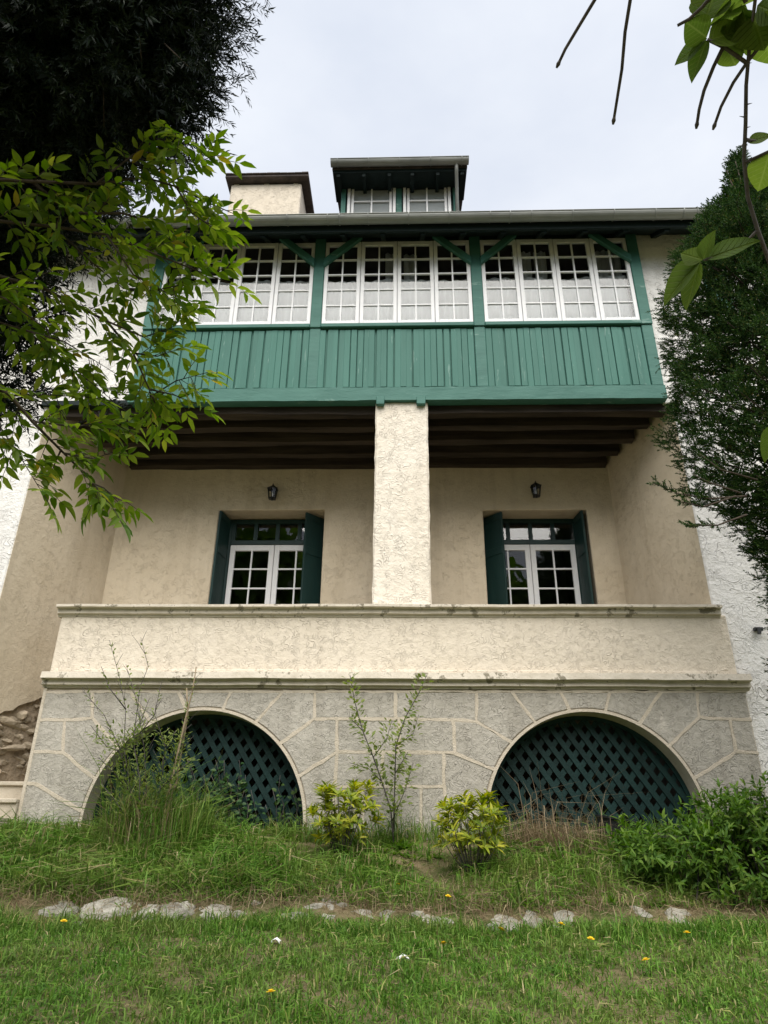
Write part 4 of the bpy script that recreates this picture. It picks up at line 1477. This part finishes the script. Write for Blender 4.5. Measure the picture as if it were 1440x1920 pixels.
# clump of dry grass before the right arch
g = at(1045, 1560, -.55)
dg = thing('dry_grass_clump', (g.x, -.55, ground_z(g.x, -.55)), 'clump of dry brown grass before the right arch beside the black crate', 'dry grass')
keep = lambda x, y: ((x - g.x) / .58) ** 2 + ((y + .45) / .38) ** 2 < rng.uniform(.1, 1, len(x))
grass_obj('straw', 'grass_dry', [blades(2200, g.x - .65, g.x + .6, -.95, -.06, .18, .5, .007, .65, keep, .9), blades(260, g.x - .65, g.x + .6, -.95, -.06, .45, .9, .006, .3, keep, .5)], None, dg)

# ivy over the left lattice
iv = thing('climbing_vine', (-1.9, .2, 1.66), 'leafy vine climbing up the lattice of the left arch', 'vine')
stm = MB()
Ps, Ds, Ns, Ls, Ws = [], [], [], [], []
for k in range(26):
    x = rnd.uniform(345, 570)
    top = 1380 + abs(x - 400) * .35 + rnd.uniform(0, 90)
    pts, xx, yy = [], x, 1565
    while yy > top:
        pts.append(at(xx, yy, .22 + rnd.uniform(-.03, .03)))
        yy -= 28
        xx += rnd.uniform(-14, 12)
    if len(pts) < 2:
        continue
    stm.tube(pts, .004, 4)
    for p, d in along(pts, .045):
        for q in range(2):
            if rnd.random() < .3:
                continue
            o_ = Vector((rnd.gauss(0, 1), -abs(rnd.gauss(0, .7)), rnd.gauss(.2, .6))).normalized()
            Ps.append(p + o_ * rnd.uniform(0, .06))
            Ds.append(o_)
            Ns.append((rnd.gauss(0, .4), -.8, .6))
            Ls.append(rnd.uniform(.035, .075))
            Ws.append(rnd.uniform(.025, .05))
stm.build('stem', 'twig', iv)
tag(leaves_mesh('foliage', Ps, Ds, Ns, Ls, Ws, 'leaf_ivy', iv), kind='stuff')


# big leafy bush at the right
def ell(cs, n, shell=.35):
    """random points in a union of ellipsoids, denser towards the skin; returns points and outward directions"""
    vol = np.array([r[0] * r[1] * r[2] for c, r in cs]) ** .7
    pick = rng.choice(len(cs), n, p=vol / vol.sum())
    u = unit(rng.normal(size=(n, 3)))
    rad = 1 - (1 - shell) * rng.uniform(0, 1, n) ** 1.6
    C = np.array([tuple(c) for c, r in cs])[pick]
    R = np.array([r for c, r in cs])[pick]
    bump_ = 1 + .16 * np.sin(u[:, 0] * 7 + pick) * np.sin(u[:, 2] * 6 + pick * 2) + rng.normal(0, .05, n)
    return C + u * R * (rad * bump_)[:, None], unit(u / R)


b0 = Vector((2.75, -1.5, ground_z(2.75, -1.5)))
bush = thing('leafy_bush', b0, 'dense dark green leafy bush on the bank at the right edge', 'bush')
cs = [(at(1405, 1605, -1.6), (.60, .5, .50)), (at(1290, 1600, -1.5), (.42, .42, .36)), (at(1215, 1600, -1.4), (.26, .3, .24)), (at(1370, 1535, -1.35), (.38, .4, .30)), (at(1500, 1570, -1.5), (.6, .5, .5)), (at(1430, 1690, -1.75), (.42, .3, .22)), (at(1185, 1575, -1.1), (.2, .25, .18))]
C, U = ell(cs, 1150, .5)
k = C[:, 2] > zg(C[:, 0], C[:, 1]) - .02
C, U = C[k], U[k]
nL = 8
P = np.repeat(C, nL, 0)
Dr = np.repeat(U, nL, 0) * .5 + unit(rng.normal(size=P.shape)) + [0, 0, .25]
P = P + np.repeat(unit(U + [0, 0, .8]), nL, 0) * rng.uniform(-.09, .03, (len(P), 1))
tag(leaves_mesh('foliage', P, Dr, rng.normal(0, .35, P.shape) + [0, -.2, 1] + np.repeat(U, nL, 0) * .5, rng.uniform(.055, .105, len(P)), rng.uniform(.018, .030, len(P)), 'leaf_bush', bush, .22), kind='stuff')
stm = MB()
for i in range(60):
    c_ = Vector(C[i * 9])
    stm.tube([Vector((c_.x * .75 + b0.x * .25, c_.y, ground_z(c_.x, c_.y))), (c_ + Vector((b0.x, b0.y, c_.z))) * .5, c_], [.008, .006, .003], 5)
stm.build('stem', 'twig', bush)

# ------------------------------------------------------------------ dark yew reaching in from the upper left
yw = Vector((-3.15, -5.1, ground_z(-3.15, -5.1) - .1))
yew = thing('yew_tree', yw, 'near-black needled yew overhanging the upper left of the view', 'tree')
ye = [(285, 45, 4.15, .30), (292, 150, 4.1, .24), (215, 90, 4.2, .38), (150, 40, 4.3, .70), (130, 190, 4.3, .52), (40, 370, 4.4, .42), (-10, 560, 4.45, .34), (-30, 720, 4.5, .26), (315, -80, 4.2, .28), (200, -200, 4.4, .7), (-250, 80, 4.6, .9), (-230, 450, 4.6, .6), (40, 60, 4.9, .8), (60, 320, 4.9, .5), (205, 748, 4.45, .05), (345, 80, 4.1, .13), (335, 180, 4.05, .11)]
cs = [(atd(x, y, D_), (r, r * .9, r)) for x, y, D_, r in ye]
C, U = ell(cs, 12500, .35)
Dd = unit(U * .8 + rng.normal(0, .55, U.shape) + [0.1, -.1, -.25])
L = rng.uniform(.10, .20, len(C))
Ya = shoots(C, Dd, L, 28, 1.0, .036, .0062)
Ci, Ui = ell([(c_, tuple(.8 * q for q in r)) for c_, r in cs], 6000, .0)
Yb = shoots(Ci, unit(Ui + rng.normal(0, .9, Ui.shape)), rng.uniform(.12, .22, len(Ci)), 18, 1.1, .06, .014)
P, Dn, N, Ln, Wn = [np.concatenate(q) for q in zip(Ya, Yb)]
tag(needles_mesh('crown', P, Dn, N, Ln, Wn, 'needle_yew', yew), kind='stuff')
tr_ = MB()
top_ = Vector((-2.95, -5.0, 4.2))
tr_.tube([yw, yw + Vector((.05, 0, 1.2)), (yw + top_) * .5 + Vector((.05, .05, .6)), top_, top_ + Vector((.2, .1, 1.4))], [.17, .15, .13, .10, .05], 10)
tr_.build('trunk', 'bark', yew)
tr_ = MB()
for c_, r in cs[:-3]:
    s0 = yw + (top_ - yw) * rnd.uniform(.55, 1.0)
    tr_.tube([s0, (s0 + c_) * .5 + Vector((0, 0, .12)), c_], [.035, .024, .008], 7)
stx = rng.choice(len(C), 500, replace=False)
for i in stx:
    c_, d_ = Vector(C[i]), Vector(Dd[i])
    tr_.tube([c_ - d_ * .14, c_, c_ + d_ * L[i] * .9], [.004, .003, .0015], 4)
tag(tr_.build('branch', 'bark', yew), kind='stuff')

# ------------------------------------------------------------------ broad-leaved tree branch, left
lt = Vector((-2.9, -5.9, ground_z(-2.9, -5.9) - .08))
leafy = thing('leafy_tree', lt, 'bright green broad-leaved tree branch hanging in front of the house at left', 'tree')
lines = [([(-140, 330), (60, 340), (180, 345), (270, 332), (330, 350), (395, 382), (432, 398)], 3.7), ([(180, 345), (250, 290), (310, 255), (345, 262)], 3.7), ([(270, 332), (330, 300), (395, 300)], 3.75),
         ([(-140, 400), (100, 425), (200, 440), (320, 488), (415, 525)], 3.6), ([(-140, 480), (80, 540), (200, 602), (250, 662), (280, 730), (288, 770)], 3.65), ([(200, 602), (270, 632), (320, 615), (345, 595)], 3.65),
         ([(285, 742), (330, 714), (375, 702)], 3.65), ([(280, 730), (325, 740), (355, 752)], 3.6), ([(-140, 620), (20, 742), (60, 790), (120, 850), (165, 895), (205, 945)], 3.5), ([(60, 790), (140, 800), (205, 790), (225, 800)], 3.55),
         ([(120, 850), (175, 860), (205, 850)], 3.5), ([(-140, 560), (50, 620), (150, 700), (222, 760)], 3.7), ([(200, 440), (250, 515), (310, 548), (345, 560)], 3.6), ([(-140, 760), (0, 800), (40, 860), (80, 925)], 3.5),
         ([(100, 425), (170, 490), (230, 540), (300, 560)], 3.75), ([(60, 340), (130, 400), (230, 400), (310, 425), (370, 436)], 3.7), ([(330, 350), (360, 400), (395, 425)], 3.65), ([(50, 620), (120, 640), (200, 690)], 3.6),
         ([(20, 742), (90, 740), (160, 745)], 3.6), ([(-140, 500), (10, 560), (90, 620), (110, 690)], 3.55), ([(250, 662), (295, 668), (330, 656)], 3.6), ([(230, 540), (290, 545), (335, 535), (360, 515)], 3.65), ([(285, 742), (295, 765), (300, 785)], 3.6), ([(170, 905), (195, 915), (220, 940)], 3.5)]
br = MB()
Ps, Ds, Ns, Ls, Ws = [], [], [], [], []


def spray(p, d, n_pairs, ll):
    ll *= .86
    """a compound leaf or leafy twig: a thin stalk with leaves in pairs and one at the tip"""
    d = d.normalized()
    up_ = Vector((rnd.gauss(0, .25), rnd.gauss(0, .25), 1))
    s = d.cross(up_).normalized()
    n_ = s.cross(d).normalized()
    Lr = .035 * n_pairs + .03
    end = p + d * Lr - Vector((0, 0, 1)) * Lr * .15
    br.tube([p, p + d * Lr * .5, end], [.0022, .0018, .0012], 4)
    for i in range(n_pairs):
        f = .3 + .7 * i / max(1, n_pairs - .5)
        q = p + (end - p) * f
        for sg in (-1, 1):
            if rnd.random() < .12:
                continue
            dd = (s * sg * rnd.uniform(.8, 1.1) + d * rnd.uniform(.5, 1.0) + Vector((0, 0, rnd.uniform(-.45, .15))))
            Ps.append(q)
            Ds.append(dd.normalized())
            Ns.append(n_ + Vector((rnd.gauss(0, .35), rnd.gauss(0, .35), 0)))
            Ls.append(ll * rnd.uniform(.75, 1.15))
            Ws.append(ll * rnd.uniform(.30, .42))
    Ps.append(end)
    Ds.append((d + Vector((0, 0, -.3))).normalized())
    Ns.append(n_)
    Ls.append(ll * rnd.uniform(.9, 1.2))
    Ws.append(ll * rnd.uniform(.30, .40))


for ln, D_ in lines:
    ph = rnd.uniform(0, 6)
    pts = [atd(x, y, D_ + .10 * sin(i * 1.7 + ph)) for i, (x, y) in enumerate(ln)]
    long_ = len(ln) > 4
    r0 = .009 if long_ else .005
    br.tube(pts, [r0 * (1 - .75 * j / (len(pts) - 1)) for j in range(len(pts))], 6)
    for p, d in along(pts, .075):
        for q in range(rnd.choice([2, 2, 3])):
            o_ = Vector((rnd.gauss(0, 1), rnd.gauss(0, .8), rnd.gauss(-.1, .7)))
            o_ = (o_ - d * o_.dot(d)).normalized()
            spray(p + d * rnd.uniform(0, .06), o_ + d * .8, rnd.choice([2, 2, 3]), .088)
    spray(pts[-1], (pts[-1] - pts[-2]).normalized(), 3, .092)
tag(br.build('branch', 'bark', leafy), kind='stuff')
tk = MB()
t_top = lt + Vector((.1, .1, 2.2))
tk.tube([lt, lt + Vector((.03, .02, 1.1)), t_top, lt + Vector((.1, .3, 3.6))], [.06, .05, .04, .025], 9)
starts = [atd(*ln[0], D_) for ln, D_ in lines if ln[0][0] < 0]
for s_ in starts:
    zz = min(max(s_.z - lt.z - .5, .8), 3.5)
    tk.tube([lt + Vector((.06, .05, zz)), (lt + Vector((.06, .05, zz)) + s_) * .5 + Vector((0, 0, .1)), s_], [.022, .015, .009], 6)
tk.build('trunk', 'bark', leafy)
# the leaves that show largest are single parts, the rest one mass
Ps, Ds, Ns, Ls, Ws = np.array([tuple(p) for p in Ps]), np.array([tuple(p) for p in Ds]), np.array([tuple(p) for p in Ns]), np.array(Ls), np.array(Ws)
Rm = np.array(ROT)
qc = (Ps - np.array(CAM)) @ Rm
sx_, sy_ = 720 + FPX * qc[:, 0] / -qc[:, 2], 960 - FPX * qc[:, 1] / -qc[:, 2]
size = Ls / -qc[:, 2] * np.abs(1) + ((sx_ > 0) & (sx_ < 1440) & (sy_ > 200)) * 1.0
order = np.argsort(-size)
big, rest = order[:300], order[300:]
print('leaves of the left tree', len(Ps))


def leaf_mesh(name, mat, curl, fold, rows_=6, shape=1.0):
    """one smooth pointed leaf along +X of unit length and width, face up +Z"""
    vs, fs = [], []
    for i in range(rows_ + 1):
        a = i / rows_
        wdt = max(.0, (sin(pi * a ** (.75 * shape)) ** .9) * .5) if 0 < i < rows_ else .004
        for s in (-1, 0, 1):
            vs.append((a, s * wdt, abs(s) * wdt * fold - curl * a * a + .015 * sin(a * 9) * abs(s)))
    for i in range(rows_):
        fs += [(i * 3, i * 3 + 1, i * 3 + 4, i * 3 + 3), (i * 3 + 1, i * 3 + 2, i * 3 + 5, i * 3 + 4)]
    m_ = MB().add(vs, fs, True)
    me = bpy.data.meshes.new(name)
    me.from_pydata(m_.v, [], m_.f)
    me.polygons.foreach_set('use_smooth', [True] * len(m_.f))
    me.materials.append(MATS[mat])
    return me


lv = [leaf_mesh('leaf', 'leaf_ash', c_, f_) for c_, f_ in ((.10, .25), (.22, .35), (.03, .15), (.30, .2))]


def place_leaf(me, parent, P, D, N, L, W_):
    D = Vector(D).normalized()
    N = Vector(N)
    S = N.cross(D).normalized()
    N = D.cross(S).normalized()
    o = bpy.data.objects.new('leaf', me)
    col.objects.link(o)
    M_ = Matrix(((D.x * L, S.x * W_, N.x * L, P[0]), (D.y * L, S.y * W_, N.y * L, P[1]), (D.z * L, S.z * W_, N.z * L, P[2]), (0, 0, 0, 1)))
    o.parent = parent
    o.matrix_parent_inverse = Matrix.Translation(-parent.location)
    o.matrix_basis = M_
    return o


for i in big:
    place_leaf(lv[int(i) % 4], leafy, Ps[i], Ds[i], Ns[i], Ls[i], Ws[i])
tag(leaves_mesh('foliage', Ps[rest], Ds[rest], Ns[rest], Ls[rest], Ws[rest], 'leaf_ash', leafy), kind='stuff')

# ------------------------------------------------------------------ conifer at the right edge
CYc = -2.3
cax = at(1530, 800, CYc).x
ct = Vector((cax, CYc, ground_z(cax, CYc) - .05))
con = thing('conifer', ct, 'dark green columnar conifer with feathery shoots beside the right wing', 'conifer')
prof = [(1450, 300), (1425, 335), (1395, 380), (1325, 402), (1300, 430), (1262, 480), (1258, 560), (1262, 650), (1258, 700), (1252, 770), (1275, 820), (1310, 870), (1365, 930), (1408, 1000), (1430, 1060), (1455, 1120), (1480, 1200), (1490, 1400)]
pz = [at(x, y, CYc) for x, y in prof][::-1]
zz_, rr_ = np.array([p.z for p in pz]), np.array([max(.05, cax - p.x) for p in pz])
n = 2700
z = rng.uniform(zz_[0], zz_[-1], n)
th_ = rng.normal(pi * 1.15, 1.1, n)
lump_ = 1 + .10 * np.sin(z * 5.2 + 3 * np.sin(th_ * 2)) * np.sin(th_ * 5 + z * 2.1)
r = np.interp(z, zz_, rr_) * lump_ * (1 - .5 * rng.uniform(0, 1, n) ** 2) - .06
C = np.stack([cax + r * np.cos(th_), CYc + r * np.sin(th_) * .9, z], 1)
U = unit(np.stack([np.cos(th_), np.sin(th_), np.full(n, .55)], 1))
C, U = np.repeat(C, 7, 0), np.repeat(U, 7, 0)
Dd = unit(U + rng.normal(0, .5, U.shape))
C = C + rng.normal(0, .018, C.shape) + Dd * rng.uniform(0, .04, (len(C), 1))
L = rng.uniform(.06, .15, len(C))
# inner growth
zi = rng.uniform(zz_[0], zz_[-1] - .3, 3800)
ti = rng.normal(pi * 1.15, 1.3, 3800)
ri = np.interp(zi, zz_, rr_) * rng.uniform(.15, .72, 3800)
Ci = np.stack([cax + ri * np.cos(ti), CYc + ri * np.sin(ti) * .9, zi], 1)
Yi = shoots(Ci, unit(np.stack([np.cos(ti), np.sin(ti), np.full(3800, .6)], 1) + rng.normal(0, .5, (3800, 3))), rng.uniform(.12, .25, 3800), 18, 1.0, .06, .020)
# side twigs that stick out low down
tw = [[(1400, 930), (1330, 935), (1270, 925), (1225, 905)], [(1400, 965), (1345, 985), (1285, 985)], [(1390, 925), (1330, 905), (1300, 890)], [(1380, 930), (1320, 950), (1272, 940)], [(1420, 900), (1350, 880), (1310, 850)], [(1405, 330), (1395, 300), (1392, 270)], [(1385, 370), (1370, 340), (1362, 318)], [(1395, 360), (1385, 325), (1378, 300)]]
twm = MB()
C2, D2 = [], []
for ln in tw:
    pts = poly3(ln, CYc - .45)
    twm.tube(pts, [.010, .007, .005, .003][:len(pts)], 5)
    for p, d in along(pts[1:], .03):
        for q in range(2):
            C2.append(tuple(p))
            D2.append(tuple(d * .8 + Vector((rnd.gauss(0, .6), rnd.gauss(0, .6), rnd.gauss(.35, .4)))))
C2, D2 = np.array(C2), unit(np.array(D2))
C, Dd, L = np.concatenate([C, C2]), np.concatenate([Dd, D2]), np.concatenate([L, rng.uniform(.04, .10, len(C2))])
P, Dn, N, Ln, Wn = [np.concatenate(q) for q in zip(shoots(C, Dd, L, 20, .7, .030, .0095), Yi)]
tag(needles_mesh('crown', P, Dn, N, Ln, Wn, 'needle_conifer', con), kind='stuff')
MB().tube([ct, ct + Vector((.02, 0, 2)), ct + Vector((0, 0, 4.5)), Vector((cax, CYc, zz_[-1] - .6))], [.14, .12, .08, .02], 9).build('trunk', 'bark', con)
for i in range(260):
    j = rng.integers(len(C) - len(C2))
    c_ = Vector(C[j])
    ax = Vector((cax, CYc, c_.z - .35))
    twm.tube([ax, (ax + c_) * .5 + Vector((0, 0, -.03)), c_, c_ + Vector(Dd[j]) * L[j] * .8], [.014, .009, .005, .002], 5)
tag(twm.build('branch', 'bark', con), kind='stuff')

# ------------------------------------------------------------------ shrub close to the viewer, upper right
DV = 1.85
cb_ = Vector((1.25, -7.3, ground_z(1.25, -7.3) - .04))
cre = thing('arching_shrub', cb_, 'long thorny stem with large leaves hanging close at the upper right', 'shrub')
sm_ = MB()


def q3(pts, D_=DV):
    return [atd(x, y, D_ + (z[0] if z else 0)) for x, y, *z in pts]


main = q3([(1425, -120), (1416, 0), (1405, 90), (1399, 160), (1398, 230), (1395, 300), (1402, 370), (1420, 430), (1440, 485), (1470, 560)])
sm_.tube(main, [.0032, .0034, .0036, .0038, .004, .0042, .0044, .0046, .0048, .005], 7)
low = main[-1]
sm_.tube([low, (low + cb_) * .5 + Vector((.12, 0, .05)), cb_], [.005, .009, .014], 7)
for ln in ([(1425, -120), (1300, -150), (1200, -120), (1185, -20), (1172, 60), (1166, 130), (1158, 180), (1150, 230)], [(1300, -150), (1180, -90), (1118, -5), (1085, 50), (1060, 92), (1045, 124)], [(1358, 84), (1338, 125), (1320, 170), (1311, 205), (1306, 238)],
           [(1500, 0), (1440, 68), (1400, 118), (1375, 155), (1352, 200), (1338, 240)], [(1400, 118), (1360, 90), (1326, 74)], [(1345, -20), (1316, 14), (1292, 36), (1270, 48)], [(1420, 432), (1392, 462), (1350, 480), (1319, 488)], [(1396, 305), (1418, 295), (1445, 282)], [(1399, 262), (1420, 266)], [(1425, -120), (1380, -60), (1345, -20)], [(1399, 5), (1380, -40)], [(1425, -120), (1470, -60), (1500, 0)]):
    pts = q3(ln)
    k = len(pts)
    sm_.tube(pts, [.0042 - .0014 * j / k for j in range(k)], 6)
    if ln[-1] in ((1150, 230), (1045, 124), (1306, 238), (1338, 240)):
        e, d = pts[-1], (pts[-1] - pts[-2]).normalized()
        sm_.tube([e - d * .012, e - d * .004, e + d * .004], [.0028, .0046, .002], 6)
for x, y, s in ((1400, 196, 1), (1398, 220, -1), (1397, 240, 1), (1396, 275, -1), (1399, 120, 1), (1403, 350, 1)):
    p = atd(x, y, DV)
    sm_.tube([p, p + Vector((.012 * s, 0, .004))], [.002, .0004], 4)
sm_.build('stem', 'twig', cre)
big_lv = [leaf_mesh('leaf', 'leaf_creeper', c_, f_, 9, 1.0) for c_, f_ in ((.08, .18), (.16, .25), (.04, .12))]
for i, (bx, by, tx, ty, w_, dz_) in enumerate([(1326, 72, 1262, 120, 34, .02), (1327, 75, 1291, 152, 30, -.02), (1325, 70, 1284, 40, 38, 0), (1328, 76, 1408, 50, 50, .02), (1362, 86, 1380, 128, 32, .03), (1322, 40, 1345, -30, 50, .04), (1345, 45, 1372, 5, 36, .05), (1412, 30, 1432, 92, 58, -.02), (1420, 10, 1470, 30, 50, 0), (1405, 60, 1380, 20, 30, .06),
                                             (1319, 487, 1336, 430, 28, .0), (1318, 487, 1276, 474, 32, .02), (1326, 486, 1424, 446, 40, -.02), (1314, 490, 1236, 566, 56, 0), (1311, 492, 1284, 582, 52, -.03), (1402, 267, 1448, 252, 22, .0), (1444, 285, 1419, 362, 42, .02), (1452, 795, 1432, 868, 30, 0), (1340, 30, 1400, 20, 40, .07), (1372, 20, 1440, -20, 50, .05), (1350, 60, 1395, 92, 36, .05), (1400, 40, 1360, 70, 34, .03), (1425, 40, 1446, 130, 54, .04), (1330, 5, 1306, -40, 34, .03), (1390, 10, 1408, 60, 32, .08)]):
    a, b = atd(bx, by, DV), atd(tx, ty, DV + dz_)
    d = b - a
    L = d.length
    view = (a - CAM).normalized()
    N = -view + Vector((rnd.gauss(0, .3), rnd.gauss(0, .3), .75))
    place_leaf(big_lv[i % 3], cre, a, d, N, L, w_ / FPX * DV * 1.15)

# ------------------------------------------------------------------ tall trees across the garden, mirrored in the porch windows
C, U = ell([(Vector((0, 0, 8.2)), (3.4, 3.2, 4.6)), (Vector((1.8, .4, 6.5)), (2.4, 2.2, 2.4)), (Vector((-2, -.3, 7.2)), (2.3, 2.2, 2.6)), (Vector((.4, 0, 11.8)), (1.8, 1.8, 2.2))], 5200, .4)
nb3 = len(C)
tl_me = leaves_mesh('crown', C, rng.normal(size=(nb3, 3)), rng.normal(size=(nb3, 3)) + [0, 0, 1], rng.uniform(.5, .9, nb3), rng.uniform(.3, .5, nb3), 'leaf_bush')
crown_me = tl_me.data
bpy.data.objects.remove(tl_me)
trunk_me = MB().tube([(0, 0, -.5), (.1, 0, 3), (0, .1, 7), (.2, 0, 12)], [.34, .28, .2, .05], 10).mesh('trunk', 'bark')
for i, (x, y, k, rz) in enumerate([(-17, -29, 1.1, .3), (-9, -28, 1.5, 1.4), (-1.5, -31, .95, 2.2), (7.6, -28, 1.28, 3.6), (13.5, -27, 1.0, 4.4), (20, -30, 1.1, 5.5)]):
    e = thing('garden_tree', (x, y, ground_z(x, y)), 'tall tree across the garden, seen only mirrored in the porch windows', 'tree', 'trees across the garden')
    for nm, me in (('trunk', trunk_me), ('crown', crown_me)):
        o = link(nm, me, e, (x, y, ground_z(x, y)))
        o.scale = (k, k, k)
        o.rotation_euler = (0, 0, rz)
        if nm == 'crown':
            o['kind'] = 'stuff'
